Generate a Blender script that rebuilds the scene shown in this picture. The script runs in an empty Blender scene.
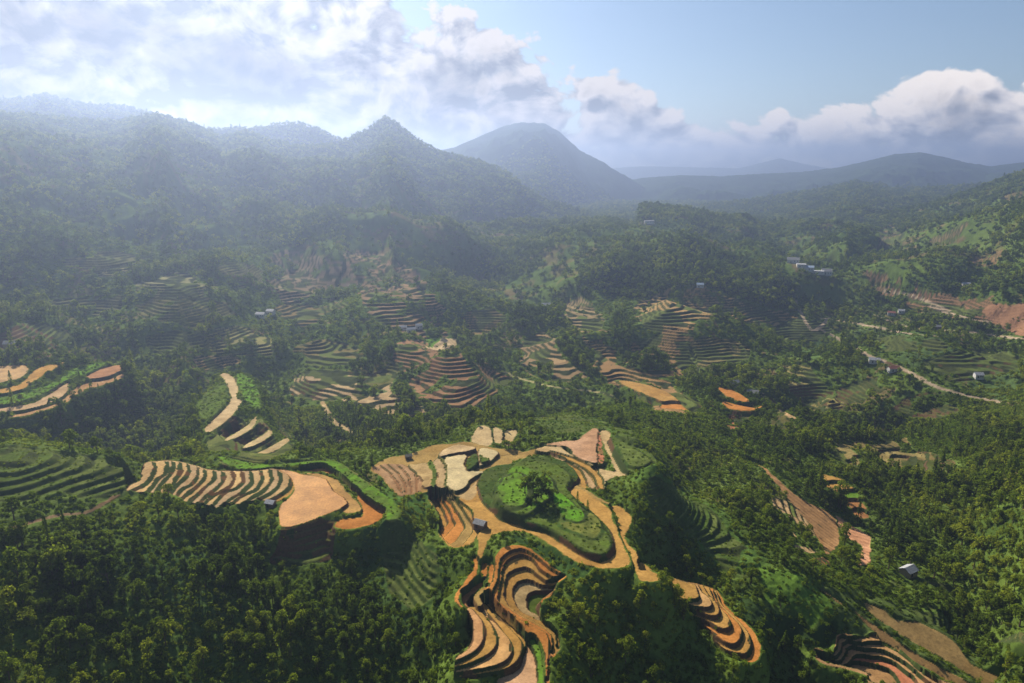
import bpy, math, random
import numpy as np

# ------------------------------------------------------------------ camera model
W, H, F, HV = 1024, 683, 682.0, 165.0
TH = math.atan((341.5 - HV) / F)
CT, ST = math.cos(TH), math.sin(TH)
CAMZ = 300.0                      # the camera hangs 300 m above datum; every height below is relative to it
rng = np.random.default_rng(7)
random.seed(7)

def KK(v):
    return CT + (341.5 - v) / F * ST
def SS(v):
    b = (341.5 - v) / F
    return (b * CT - ST) / (CT + b * ST)
def TT(u, v):
    return (u - 512.0) / F / KK(v)
def at_level(pts, z, tilt=None):  # points of a sheet at height z (or gently tilted towards the camera), as (t, Y)
    p = np.asarray(pts, float)
    k, y0 = tilt or (0.0, 0.0)
    Y = (z - k * y0) / (SS(p[:, 1]) - k)
    return np.stack([TT(p[:, 0], p[:, 1]), Y], 1)

# ------------------------------------------------------------------ grid (a fan of ground, t = x / y)
NT = 1340
T = np.linspace(-1.15, 1.15, NT)
l1 = np.arange(math.log(150), math.log(1000), 0.0017)
l2 = np.arange(math.log(1000), math.log(12500), 0.0055)
L = np.concatenate([l1, l2])
YR = np.exp(L)
NY = len(YR)
YG = np.repeat(YR[:, None], NT, 1)
XG = YG * T[None, :]

# ------------------------------------------------------------------ noise
def _hash(ix, iy, seed):
    h = (ix.astype(np.int64) * 374761393 + iy.astype(np.int64) * 668265263 + seed * 974634) & 0xFFFFFFFF
    h = ((h ^ (h >> 13)) * 1274126177) & 0xFFFFFFFF
    h = h ^ (h >> 16)
    return (h & 0xFFFF).astype(np.float32) / 65535.0
def vnoise(x, y, seed):
    ix, iy = np.floor(x), np.floor(y)
    fx, fy = (x - ix).astype(np.float32), (y - iy).astype(np.float32)
    fx = fx * fx * fx * (fx * (fx * 6 - 15) + 10); fy = fy * fy * fy * (fy * (fy * 6 - 15) + 10)
    a, b = _hash(ix, iy, seed), _hash(ix + 1, iy, seed)
    c, d = _hash(ix, iy + 1, seed), _hash(ix + 1, iy + 1, seed)
    return (a + (b - a) * fx) * (1 - fy) + (c + (d - c) * fx) * fy
def fbm(x, y, wl, octv=4, seed=1, gain=0.5):
    out, amp, tot = 0.0, 1.0, 0.0
    ca, sa = math.cos(0.7), math.sin(0.7)
    for o in range(octv):
        out = out + amp * vnoise(x / wl, y / wl, seed + o * 17)
        tot += amp; amp *= gain; wl *= 0.5
        x, y = x * ca - y * sa + 31.7, x * sa + y * ca - 11.3
    return out / tot
def ridged(x, y, wl, octv=4, seed=1):
    out, amp, tot = 0.0, 1.0, 0.0
    ca, sa = math.cos(0.9), math.sin(0.9)
    for o in range(octv):
        out = out + amp * (1 - np.abs(2 * vnoise(x / wl, y / wl, seed + o * 13) - 1))
        tot += amp; amp *= 0.5; wl *= 0.5
        x, y = x * ca - y * sa + 17.1, x * sa + y * ca + 5.9
    return out / tot
def sstep(a, b, x):
    q = np.clip((x - a) / (b - a), 0, 1)
    return q * q * (3 - 2 * q)

# ------------------------------------------------------------------ traced terraces
def cr(pts, closed, n=5):
    p = np.asarray(pts, float)
    m = len(p)
    if m < 3:
        return p
    out = []
    rngi = range(m) if closed else range(m - 1)
    for i in rngi:
        p1, p2 = p[i], p[(i + 1) % m]
        p0 = p[(i - 1) % m] if closed or i > 0 else 2 * p1 - p2
        p3 = p[(i + 2) % m] if closed or i + 2 < m else 2 * p2 - p1
        for k in range(n):
            s = k / n
            out.append(0.5 * (2 * p1 + (p2 - p0) * s + (2 * p0 - 5 * p1 + 4 * p2 - p3) * s * s + (3 * p1 - p0 - 3 * p2 + p3) * s ** 3))
    if not closed:
        out.append(p[-1])
    return np.array(out)
def R(ox, oy, sc):
    return lambda pts: [(ox + a / sc, oy + b / sc) for a, b in pts]
R1, R2, R3 = R(440, 530, 4.465), R(370, 420, 4.88), R(500, 420, 4.017)
R4, R5, R6, R7 = R(130, 440, 3.793), R(640, 560, 5.55), R(740, 450, 4.878), R(800, 570, 4.571)
R8, R9 = R(0, 230, 2.926), R(674, 230, 2.926)
R10 = R(340, 230, 2.926)

TAN, ORANGE, PALE, OLIVE, BROWN = (.36, .205, .055), (.41, .172, .042), (.43, .31, .15), (.29, .19, .062), (.28, .135, .05)
RED, GRASS, BRIGHT, HEDGE, ROAD = (.38, .15, .075), (.085, .125, .020), (.10, .19, .018), (.045, .072, .015), (.42, .33, .23)
POND = (.41, .20, .05)
PPOND = (.42, .33, .16)

FE = []        # features in painting order: (group, kind, data)
def flat(g, pts, z, col, wet=0.0, sm=True, bank=0.0, tilt=None):
    FE.append((g, 'flat', dict(poly=cr(pts, True) if sm else np.asarray(pts, float), z=z, col=col, wet=wet, bank=bank, tilt=tilt)))
def nested(g, clip, z0, col0, lines, wet=0.25, bank=1.0, tilt=None):
    FE.append((g, 'flat', dict(poly=cr(clip, True), z=z0, col=col0, wet=wet, tilt=tilt)))
    for ln, far, z, col in lines:
        poly = np.concatenate([cr(ln, False), np.asarray(far, float)]) if len(far) else cr(ln, False)
        FE.append((g, 'flat', dict(poly=poly, z=z, col=col, wet=wet, clip=cr(clip, True), zc=z0, bank=bank, tilt=tilt)))
def quant(g, pts, step, col, wav=1.2, col2=None, dirt=0.0, wet=0.3):
    FE.append((g, 'quant', dict(poly=cr(pts, True), step=step, col=col, wav=wav, col2=col2 or col, wet=wet)))
def skin(g, pts, col, wet=0.0):
    FE.append((g, 'skin', dict(poly=cr(pts, True), col=col, wet=wet)))
def road(g, pts, width, col=ROAD):
    FE.append((g, 'road', dict(line=cr(pts, False), w=width, col=col)))

# ---- knoll and the broad path round it
flat('ct', R2([(5, 235), (90, 185), (200, 165), (300, 125), (400, 115), (480, 106), (620, 138), (732, 150), (760, 190), (650, 205), (580, 250), (540, 290), (530, 380), (480, 400), (400, 378), (330, 348), (240, 357), (150, 374), (100, 332), (50, 277)]), -165.6, OLIVE)
flat('ct', R3([(-10, 150), (60, 135), (140, 118), (200, 100), (300, 90), (350, 110), (400, 150), (420, 200), (425, 275), (400, 280), (330, 272), (290, 285), (300, 200), (250, 165), (170, 142), (90, 155), (0, 190)]), -165.9, OLIVE)
KNOLL = [(478.6, 486), (480.6, 477), (487, 469), (501, 465), (520, 462), (525, 458.6), (542, 456), (562, 461), (574.7, 469.8), (577, 478.5), (570, 486), (569.7, 494.7), (584.6, 506), (599.6, 519.6), (609.5, 532), (613, 544.5), (609.5, 554.4), (599.6, 558), (582, 552), (562, 539.5), (547, 531), (530, 526), (517, 522), (505, 516.5), (497, 512), (485, 502)]
flat('ct', [(477, 559), (479, 543), (475.5, 531), (473.5, 516), (470, 508), (458, 499), (466, 497), (474, 496), (477, 488), (478, 476), (479, 488), (485, 502), (497, 512), (505, 516.5), (517, 522), (530, 526), (547, 531), (562, 539.5), (582, 552), (599.6, 558), (609.5, 554.4), (613, 544.5), (609.5, 532), (599.6, 519.6), (584.6, 506), (569, 494), (571, 489), (582, 489.7), (599.6, 501), (609.5, 509.6), (613, 519.6), (624.5, 547), (629.5, 564.4), (605.7, 568.5), (585.6, 564.7), (570, 558), (552, 545.7), (534, 534.5), (514, 532), (496, 533.4), (487, 543), (482.5, 556)], -165.0, TAN, .25)
flat(None, KNOLL, -163.9, HEDGE, bank=1.2)
flat(None, R3([(15, 350), (20, 250), (60, 180), (130, 165), (230, 180), (280, 225), (265, 265), (290, 310), (340, 370), (385, 415), (430, 460), (440, 510), (400, 535), (340, 515), (250, 460), (190, 425), (110, 405), (50, 380)]), -162.2, GRASS, bank=2.5)
flat(None, R3([(245, 415), (330, 398), (360, 372), (395, 400), (403, 450), (370, 472), (300, 447)]), -161.6, (.13, .14, .03), bank=2)
flat(None, R3([(-10, 250), (20, 220), (60, 187), (130, 195), (200, 228), (212, 290), (160, 335), (100, 375), (20, 356), (-12, 310)]), -160.2, BRIGHT, bank=3.0)
flat(None, R3([(-5, 265), (30, 225), (80, 215), (110, 260), (100, 330), (40, 345), (0, 310)]), -159.2, BRIGHT, bank=3.0)
flat(None, R3([(215, 285), (250, 300), (300, 340), (335, 375), (335, 400), (300, 405), (255, 385), (235, 350), (215, 320)]), -161.0, (.085, .20, .015), bank=1.5)
# ---- amphitheatre below the path
far = [(600, 650), (600, 570)]
c1 = R1([(560, 205), (500, 160), (440, 110), (390, 80), (330, 68), (280, 80), (250, 115), (238, 160), (225, 220), (212, 270), (222, 320), (300, 392), (380, 452), (440, 492), (455, 530), (468, 600), (473, 690), (490, 690), (487, 570), (505, 568), (530, 540), (535, 500), (505, 455), (460, 416), (445, 395), (435, 345), (500, 285), (525, 240)])
nested('st', c1, -167.4, ORANGE, [
 (R1([(545, 211), (480, 165), (420, 118), (370, 98), (320, 102), (275, 135), (258, 190), (250, 250), (232, 315), (250, 328), (330, 390), (420, 440), (478, 480), (482, 560), (478, 690)]), far, -168.5, ORANGE),
 (R1([(512, 228), (450, 180), (400, 132), (350, 124), (300, 150), (276, 190), (268, 250), (262, 300), (275, 330), (340, 383), (420, 427), (490, 473), (500, 520), (490, 570)]), far, -169.7, TAN),
 (R1([(475, 240), (430, 200), (390, 180), (340, 185), (305, 210), (290, 250), (290, 300), (310, 345), (360, 388), (440, 430), (503, 465), (520, 500), (518, 545)]), far, -170.9, TAN),
 (R1([(502, 262), (450, 255), (400, 234), (355, 238), (330, 270), (330, 310), (345, 350), (400, 392), (457, 418)]), far, -172.1, (.36, .26, .12)),
 (R1([(497, 285), (440, 283), (400, 300), (388, 330), (402, 366), (445, 402)]), far, -173.5, GRASS)], tilt=(.17, 250.0))
# ---- lower left spur
flat('st', R1([(385, 500), (420, 560), (435, 620), (440, 690), (275, 690), (270, 655), (340, 610), (370, 550)]), -176.6, (.42, .25, .13), .2)
flat(None, R1([(398, 486), (430, 498), (450, 560), (462, 690), (444, 690), (432, 600), (415, 530)]), -174.6, BRIGHT)
c2 = R1([(118, 330), (160, 335), (215, 322), (300, 408), (383, 492), (370, 560), (330, 622), (240, 648), (75, 668), (66, 610), (72, 565), (120, 530), (150, 470), (132, 385)])
fl = R1([(0, 600), (0, 330)])
nested('st', c2, -175.2, TAN, [
 (R1([(200, 328), (290, 420), (350, 480), (366, 520), (350, 570), (310, 608), (240, 630), (80, 655)]), fl, -174.0, TAN),
 (R1([(190, 345), (260, 430), (310, 490), (320, 540), (290, 580), (220, 608), (80, 632)]), fl, -172.8, (.45, .26, .10)),
 (R1([(165, 345), (220, 410), (250, 470), (245, 520), (200, 560), (140, 588), (75, 605)]), fl, -171.6, TAN),
 (R1([(140, 350), (180, 400), (195, 450), (185, 500), (150, 540), (80, 575)]), fl, -170.4, (.43, .235, .10))])
flat('st', R1([(148, 128), (172, 138), (165, 190), (140, 230), (100, 275), (85, 310), (100, 345), (84, 340), (66, 300), (90, 255), (130, 205), (150, 165)]), -167.0, ORANGE, .2)
flat('st', R1([(195, 150), (214, 150), (212, 190), (196, 222), (187, 195)]), -168.0, ORANGE, .2)
flat('st', R1([(222, 155), (242, 158), (236, 210), (216, 262), (198, 262), (215, 210)]), -168.4, ORANGE, .2)
flat('st', R1([(108, 285), (180, 235), (197, 240), (145, 290), (122, 330), (150, 352), (120, 345), (100, 310)]), -170.4, BROWN, .2)
flat('st', R1([(150, 300), (200, 255), (215, 262), (180, 300), (190, 330), (170, 340)]), -170.0, OLIVE, .2)
# ---- left fan of narrow steps below the flats
c3 = R2([(285, 368), (380, 358), (440, 405), (490, 450), (512, 500), (535, 555), (495, 602), (450, 622), (398, 622), (345, 575), (335, 545), (352, 500), (325, 440)])
fl = R2([(200, 640), (200, 360)])
nested('st', c3, -166.2, TAN, [
 (R2([(372, 352), (440, 428), (472, 480), (502, 520), (492, 572), (446, 625)]), fl, -167.6, OLIVE),
 (R2([(347, 352), (410, 438), (442, 490), (457, 540), (432, 585), (390, 625)]), fl, -169.1, ORANGE),
 (R2([(326, 352), (385, 448), (406, 500), (409, 535), (350, 590)]), fl, -170.6, ORANGE),
 (R2([(305, 352), (355, 443), (376, 490), (376, 525), (340, 550)]), fl, -172.1, TAN)])
# ---- upper flats
flat('ct', R2([(15, 235), (80, 213), (180, 220), (232, 268), (255, 322), (235, 350), (150, 372), (108, 330), (58, 277)]), -165.3, (.33, .20, .10))
for k in range(4):
    flat('ct', R2([(45 + 42 * k, 222), (52 + 42 * k, 222), (118 + 38 * k, 280), (160 + 24 * k, 350), (150 + 24 * k, 356), (108 + 38 * k, 284)]), -165.8, (.24, .13, .06))
flat('ct', R2([(185, 222), (230, 213), (280, 210), (300, 260), (305, 320), (262, 328), (246, 280)]), -164.9, (.40, .28, .12), .3)
flat(None, R2([(282, 210), (308, 204), (325, 270), (322, 322), (303, 322), (301, 260)]), -164.7, GRASS)
flat('ct', R2([(312, 203), (340, 188), (362, 230), (374, 322), (326, 322), (328, 270)]), -164.4, (.36, .25, .12), .2)
flat(None, R2([(346, 190), (360, 188), (378, 240), (380, 322), (366, 322), (366, 240)]), -164.2, (.11, .10, .03))
flat('ct', R2([(366, 185), (400, 175), (470, 170), (460, 210), (485, 245), (555, 250), (492, 290), (465, 327), (420, 345), (380, 325), (376, 240)]), -164.0, PPOND, 1.0)
flat('ct', R2([(525, 150), (560, 135), (625, 155), (602, 187), (560, 217), (528, 215)]), -164.1, PPOND, 1.0)
flat('ct', R2([(345, 150), (430, 120), (515, 135), (470, 155), (400, 165), (340, 178)]), -163.4, (.42, .30, .15), .5)
flat(None, R2([(466, 200), (490, 172), (520, 165), (530, 200), (500, 235), (478, 240)]), -163.0, HEDGE)
flat(None, R2([(535, 165), (555, 180), (580, 190), (560, 205), (540, 200)]), -163.2, GRASS)
flat('ct', R2([(340, 347), (430, 367), (495, 322), (522, 300), (515, 372), (480, 392), (420, 372)]), -165.1, (.42, .30, .14), .2)
flat('uf', R2([(520, 40), (560, 30), (602, 60), (597, 100), (577, 132), (498, 107)]), -166.6, (.40, .29, .14), .5)
flat('uf', R2([(600, 40), (640, 48), (657, 80), (642, 110), (603, 106)]), -168.4, (.40, .29, .14), .5)
flat('uf', R2([(662, 55), (722, 53), (702, 90), (682, 122), (650, 112)]), -170.2, (.38, .28, .13), .5)
# ---- upper right fields
flat('ct', R3([(140, 120), (190, 102), (240, 105), (280, 135), (380, 183), (300, 170), (200, 132)]), -163.6, PALE, .4)
flat('ct', R3([(175, 97), (260, 83), (310, 80), (350, 50), (380, 32), (397, 50), (388, 110), (392, 168), (370, 172), (300, 145), (272, 112), (230, 102)]), -162.9, (.42, .25, .14), .1)
flat(None, R3([(395, 60), (402, 60), (416, 160), (405, 178), (392, 170)]), -163.6, RED)
flat('ct', R3([(402, 46), (440, 50), (455, 110), (492, 180), (552, 215), (480, 226), (432, 240), (422, 268), (410, 236), (398, 198), (450, 205), (458, 190), (436, 140), (412, 90)]), -163.8, PALE, .1)
flat('ct', R3([(200, 128), (280, 150), (340, 175), (385, 203), (415, 240), (420, 272), (398, 268), (372, 218), (300, 172)]), -164.5, TAN, .1)
flat('ct', R3([(190, 137), (290, 172), (345, 207), (388, 262), (368, 275), (335, 228), (290, 187)]), -165.3, (.38, .25, .12), .1)
flat('ct', R3([(255, 172), (310, 196), (345, 240), (352, 278), (328, 270), (312, 230)]), -166.2, TAN, .1)
flat(None, R3([(452, 68), (500, 93), (570, 120), (622, 155), (612, 187), (560, 207), (520, 202), (488, 160), (462, 110)]), -161.2, GRASS, bank=3)
flat(None, R3([(480, 95), (520, 105), (580, 140), (600, 165), (560, 185), (520, 175), (492, 140)]), -159.6, (.10, .13, .03), bank=3)
flat('ct', R3([(290, 275), (330, 280), (400, 325), (480, 345), (545, 362), (500, 349), (400, 314), (322, 262)]), -164.9, OLIVE)
flat('er', R3([(445, 350), (482, 350), (524, 390), (517, 430), (502, 470), (535, 520), (565, 560), (592, 595), (655, 632), (622, 647), (558, 642), (543, 590), (518, 530), (488, 470), (478, 430), (468, 390)]), -167.0, TAN, .2)
flat('er', R5([(-5, 15), (30, 30), (70, 60), (128, 102), (60, 112), (-5, 112)]), -172.5, TAN, .2)
# ---- the big pond on the left and its rows of steps
c4 = R4([(50, 92), (100, 80), (150, 78), (215, 88), (310, 113), (440, 118), (545, 110), (602, 135), (624, 170), (602, 210), (552, 235), (500, 228), (442, 235), (330, 268), (318, 250), (213, 234), (128, 202), (0, 194), (0, 172), (40, 150)])
sl = [[(75, 60), (80, 92), (87, 105), (72, 140), (40, 170), (0, 190)], [(120, 60), (127, 85), (134, 102), (120, 130), (95, 147), (60, 190)], [(148, 60), (152, 85), (154, 105), (132, 140), (105, 167), (90, 200)],
      [(178, 60), (182, 100), (182, 120), (162, 148), (135, 197), (120, 215)], [(208, 60), (212, 92), (214, 118), (197, 145), (170, 167), (130, 220)], [(246, 60), (250, 110), (247, 135), (222, 165), (188, 187), (150, 230)],
      [(275, 60), (277, 115), (272, 145), (242, 175), (198, 212), (170, 240)], [(310, 60), (312, 120), (307, 150), (272, 180), (220, 230), (200, 250)], [(345, 60), (347, 130), (342, 155), (312, 185), (268, 220), (240, 250)],
      [(383, 60), (385, 128), (382, 155), (352, 185), (308, 207), (260, 250)], [(418, 60), (420, 128), (417, 158), (392, 180), (353, 195), (290, 260)], [(448, 60), (450, 125), (452, 155), (422, 190), (380, 217), (318, 266)],
      [(485, 60), (487, 120), (492, 150), (467, 185), (420, 207), (378, 240)], [(518, 60), (522, 118), (527, 150), (502, 185), (460, 212), (418, 240)], [(553, 60), (557, 118), (562, 155), (537, 190), (490, 217), (435, 245)], [(583, 60), (588, 115), (602, 145), (597, 175), (560, 207), (495, 240)]]
zs = np.linspace(-150.5, -162.2, 16)
nested('ls', c4, -163.4, TAN, [(R4(sl[i]), R4([(-60, 260), (-60, 60)]), float(zs[i]), (.40 + .05 * math.sin(i * 2.1), .27 + .03 * math.sin(i * 2.1), .125)) for i in range(15, -1, -1)], wet=.35, bank=2.3)
flat('lp', R4([(590, 105), (720, 90), (760, 110), (830, 160), (880, 210), (960, 250), (970, 280), (930, 312), (850, 337), (780, 332), (800, 302), (880, 290), (860, 215), (800, 150), (740, 126), (650, 120)]), -166.0, ORANGE, .3)
flat('lp', R4([(650, 124), (740, 133), (792, 160), (832, 210), (877, 255), (862, 272), (815, 277), (790, 240), (760, 190), (720, 150)]), -164.7, TAN, .7)
flat('lp', R4([(560, 112), (610, 118), (650, 128), (740, 145), (780, 195), (826, 240), (740, 282), (640, 320), (578, 327), (563, 290), (575, 245), (612, 210), (624, 175), (602, 135)]), -163.3, POND, 1.0)
flat(None, R4([(330, 62), (400, 75), (470, 88), (560, 92), (640, 85), (720, 75), (800, 92), (900, 165), (1000, 235), (1015, 290), (970, 300), (975, 262), (900, 215), (830, 150), (760, 100), (720, 86), (620, 98), (530, 104), (440, 108), (380, 98)]), -162.4, BRIGHT)
quant('lp', R4([(570, 334), (640, 328), (720, 305), (800, 310), (785, 400), (740, 455), (560, 462), (556, 400)]), 2.0, (.10, .085, .03), .4, wet=0)
road('tr', [(-8, 534), (25, 524), (60, 515), (85, 513), (105, 503), (118, 494)], 2.2, (.22, .15, .08))
# ---- lobes right of centre
c5 = R5([(390, 150), (432, 180), (502, 280), (562, 330), (622, 390), (667, 480), (662, 540), (620, 572), (540, 552), (495, 532), (430, 482), (350, 355), (268, 300), (262, 240), (225, 218), (143, 142), (180, 103), (290, 128)])
fl = R5([(100, 600), (60, 60), (300, 60)])
nested('rl', c5, -190.0, ORANGE, [
 (R5([(405, 60), (440, 220), (522, 310), (592, 390), (612, 460), (592, 512), (540, 512), (470, 492), (415, 452)]), fl, -188.2, TAN),
 (R5([(380, 60), (420, 210), (482, 290), (552, 360), (562, 410), (532, 457), (480, 452), (400, 402), (345, 352)]), fl, -186.4, ORANGE),
 (R5([(360, 60), (402, 200), (452, 270), (497, 330), (492, 370), (440, 372), (370, 332), (280, 305)]), fl, -184.6, TAN),
 (R5([(335, 60), (362, 165), (422, 230), (437, 290), (402, 307), (340, 287), (262, 268)]), fl, -182.8, TAN),
 (R5([(310, 60), (332, 160), (377, 200), (397, 235), (372, 257), (310, 252), (262, 242)]), fl, -181.2, (.43, .255, .10)),
 (R5([(290, 60), (320, 178), (327, 195), (302, 212), (215, 217)]), fl, -179.6, TAN)])
# ---- brown slope, steps and red track on the right
skin('bs', R6([(98, 73), (150, 118), (230, 188), (320, 248), (400, 290), (472, 350), (489, 400), (482, 460), (430, 512), (415, 500), (380, 430), (330, 350), (270, 272), (210, 200), (150, 150)]), (.34, .19, .08))
quant('bs', R6([(150, 180), (215, 205), (270, 275), (330, 350), (390, 440), (405, 490), (350, 505), (262, 482), (240, 400), (180, 310)]), 1.5, (.40, .27, .13), .8)
skin('bs', R6([(345, 540), (400, 520), (440, 550), (400, 560)]), BROWN)
skin('tr', R6([(455, 318), (500, 340), (560, 375), (632, 420), (642, 450), (632, 540), (590, 567), (583, 530), (605, 470), (550, 445), (515, 400)]), (.46, .24, .13))
for q, (z, col) in zip([[(385, 116), (440, 126), (502, 145), (490, 162), (420, 156)], [(415, 165), (500, 163), (562, 195), (490, 207), (430, 187)], [(490, 215), (560, 203), (582, 235), (510, 247)], [(500, 255), (580, 253), (622, 295), (560, 290)], [(550, 295), (600, 300), (632, 325), (600, 337), (565, 322)]],
                       [(-213.0, TAN), (-215.0, TAN), (-217, BRIGHT), (-219, BROWN), (-221, BROWN)]):
    flat('gs', R6(q), z, col, .3)
quant('gd', R6([(560, 10), (780, -10), (960, 20), (1000, 110), (800, 90), (640, 105), (540, 70), (500, 40)]), 1.6, (.27, .21, .075), .6)
# ---- bottom right slope
flat('bb', R7([(98, 84), (180, 143), (260, 200), (340, 250), (450, 330), (560, 400), (680, 468), (780, 525), (680, 530), (560, 475), (480, 402), (420, 352), (370, 328), (350, 290), (320, 262), (230, 182), (120, 112)]), -206.5, (.35, .205, .075), tilt=(.5, 266.0))
flat('bb', R7([(300, 148), (380, 183), (430, 222), (540, 238), (650, 288), (720, 348), (780, 428), (860, 468), (970, 525), (850, 530), (760, 472), (640, 402), (520, 332), (420, 266), (340, 217)]), -212.5, (.33, .215, .08), tilt=(.4, 274.0))
c7 = R7([(60, 355), (150, 375), (165, 308), (200, 288), (290, 308), (345, 288), (372, 325), (430, 350), (490, 400), (560, 470), (700, 530), (340, 530), (300, 482), (200, 452), (90, 422)])
fb = R7([(800, 700), (40, 700)])
nested('bb', c7, -204.5, (.30, .17, .075), [
 (R7([(40, 372), (150, 388), (180, 312), (230, 316), (340, 302), (420, 345), (480, 385), (600, 480), (690, 520)]), fb, -206.2, (.34, .2, .085)),
 (R7([(60, 395), (170, 403), (200, 337), (260, 342), (360, 342), (430, 364), (480, 402), (560, 470), (640, 520)]), fb, -207.9, (.34, .2, .085)),
 (R7([(90, 420), (190, 425), (220, 367), (300, 372), (380, 382), (440, 412), (500, 452), (580, 520)]), fb, -209.6, (.36, .2, .085)),
 (R7([(150, 455), (215, 442), (250, 402), (330, 407), (400, 422), (460, 462), (520, 505), (540, 540)]), fb, -211.3, RED),
 (R7([(210, 470), (240, 432), (330, 442), (400, 467), (440, 500), (460, 540)]), fb, -213.0, (.34, .2, .085))])
# ---- middle distance
flat('lm', R8([(-40, 398), (0, 398), (82, 398), (62, 430), (0, 447), (-40, 450)]), -176.0, TAN, .9)
flat('lm', R8([(-40, 468), (0, 465), (60, 450), (110, 405), (192, 387), (150, 412), (100, 442), (60, 467), (0, 478), (-40, 482)]), -178.2, TAN, .2)
flat(None, R8([(-40, 495), (0, 490), (100, 465), (170, 440), (210, 410), (292, 388), (312, 402), (220, 432), (180, 457), (100, 487), (0, 512), (-40, 515)]), -180.4, BRIGHT)
flat('lm', R8([(-40, 522), (0, 520), (100, 505), (190, 450), (202, 455), (180, 492), (90, 522), (0, 532), (-40, 535)]), -182.6, (.40, .27, .14), .2)
flat('lm', R8([(30, 545), (160, 510), (230, 458), (350, 422), (348, 437), (230, 477), (190, 507), (80, 542)]), -184.6, (.34, .2, .09), .2)
flat('lm', R8([(250, 432), (300, 405), (355, 395), (352, 412), (300, 432)]), -182.0, (.33, .17, .08), .2)
flat('ld', R8([(645, 423), (672, 422), (697, 460), (692, 490), (707, 505), (672, 550), (615, 590), (603, 577), (660, 520), (675, 495), (665, 455)]), -190.0, PALE, .5)
flat(None, R8([(690, 420), (740, 440), (762, 520), (717, 500), (702, 460)]), -189.0, BRIGHT)
flat(None, R8([(580, 500), (655, 450), (662, 500), (605, 555)]), -188.0, GRASS)
for q, z in (([(660, 612), (720, 575), (747, 546), (747, 567), (720, 592), (675, 614)], -192), ([(710, 635), (770, 600), (787, 586), (792, 602), (740, 632)], -194), ([(740, 660), (800, 630), (837, 608), (842, 622), (800, 647), (750, 664)], -196)):
    flat('ld', R8(q), float(z), (.43, .32, .15), .4)
quant('ld', R8([(600, 620), (690, 560), (760, 530), (850, 600), (850, 650), (730, 680), (640, 670)]), 2.0, (.15, .17, .04), .5)
quant('m3', [(298, 372), (330, 369), (385, 378), (400, 399), (427, 412), (415, 421), (380, 416), (330, 402), (296, 396)], 2.0, (.36, .25, .11), 1.2, wet=.7)
road('tr', [(322, 402), (335, 422), (352, 432), (345, 440), (330, 440)], 3.5, PALE)
quant('m4', [(400, 345), (425, 336), (455, 345), (470, 362), (500, 373), (517, 380), (490, 389), (483, 404), (455, 409), (430, 402), (412, 388), (398, 368)], 2.3, (.27, .15, .07), 1.0, wet=.4)
skin('m4', [(428, 348), (436, 338), (452, 336), (458, 343), (450, 350)], PALE, .9)
skin(None, [(422, 335), (436, 333), (438, 342), (430, 347)], BRIGHT)
quant('m5', [(523, 345), (540, 332), (552, 340), (567, 360), (585, 379), (560, 383), (535, 377), (523, 366)], 2.2, (.34, .23, .11), .9)
quant('m6', [(566, 300), (590, 296), (602, 318), (602, 342), (585, 342), (570, 325)], 2.4, (.33, .24, .11), .9)
quant('m7', [(630, 315), (650, 300), (682, 284), (702, 285), (740, 302), (792, 315), (770, 323), (702, 320), (690, 331), (660, 332)], 2.8, (.34, .22, .085), 1.4)
quant('m8', [(598, 355), (615, 343), (640, 345), (665, 329), (692, 330), (697, 370), (660, 377), (692, 397), (694, 413), (660, 410), (640, 397), (620, 386), (601, 375)], 2.4, (.33, .20, .08), 1.2)
flat('m8', R10([(815, 443), (870, 446), (950, 470), (990, 500), (960, 505), (890, 480)]), -214.0, TAN, .6)
flat('m8', R10([(940, 512), (985, 508), (1020, 530), (1010, 540), (950, 530)]), -216.5, ORANGE, .4)
flat('m9', R9([(128, 460), (170, 468), (217, 495), (200, 502), (150, 482)]), -213.0, ORANGE)
flat('m9', R9([(143, 502), (180, 510), (240, 520), (272, 505), (235, 527), (160, 522)]), -215.5, ORANGE)
quant('m9', R9([(143, 522), (178, 530), (182, 577), (148, 582)]), 2.0, RED, .5)
road('tr', R9([(250, 478), (280, 492), (310, 527), (350, 550)]), 5.0, (.40, .27, .14))
quant('m9', R9([(240, 540), (300, 560), (330, 600), (280, 600), (250, 570)]), 2.0, (.25, .19, .08), .5)
quant('m10', [(790, 366), (808, 364), (825, 377), (834, 390), (842, 406), (815, 407), (797, 397)], 2.2, (.27, .23, .075), .7)
quant('m11', [(840, 436), (870, 424), (900, 429), (917, 445), (927, 456), (900, 464), (860, 467), (838, 456)], 2.0, (.27, .21, .075), .7)
quant('m12', [(270, 255), (300, 251), (347, 267), (354, 285), (320, 292), (285, 302), (268, 280)], 3.0, (.22, .16, .085), 1.6)
quant('m13', [(345, 255), (380, 250), (420, 275), (442, 310), (442, 336), (400, 332), (370, 312), (352, 280)], 3.0, (.26, .17, .085), 2.0)
quant('m14', [(135, 285), (170, 274), (205, 279), (210, 297), (170, 305), (140, 300)], 2.4, (.22, .21, .08), 1.3)
quant('m14', [(212, 330), (240, 325), (272, 340), (275, 355), (240, 358), (212, 352)], 2.2, (.24, .22, .07), .8)
quant('m14', [(195, 360), (230, 358), (240, 366), (200, 370)], 2.0, (.33, .22, .1), .5)
quant('m14', [(0, 335), (30, 322), (65, 330), (60, 352), (20, 358), (-10, 352)], 2.4, (.17, .12, .06), .9)
quant('m14', [(100, 268), (130, 262), (138, 270), (110, 276)], 2.4, (.3, .27, .1), .9)
quant('m15', [(960, 305), (985, 298), (1010, 302), (1040, 310), (1040, 332), (990, 328)], 3.0, (.27, .145, .075), 1.4, wet=0)
skin('m15', [(985, 310), (1010, 302), (1040, 306), (1040, 332), (1005, 330), (990, 322)], (.27, .145, .075))
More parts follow.
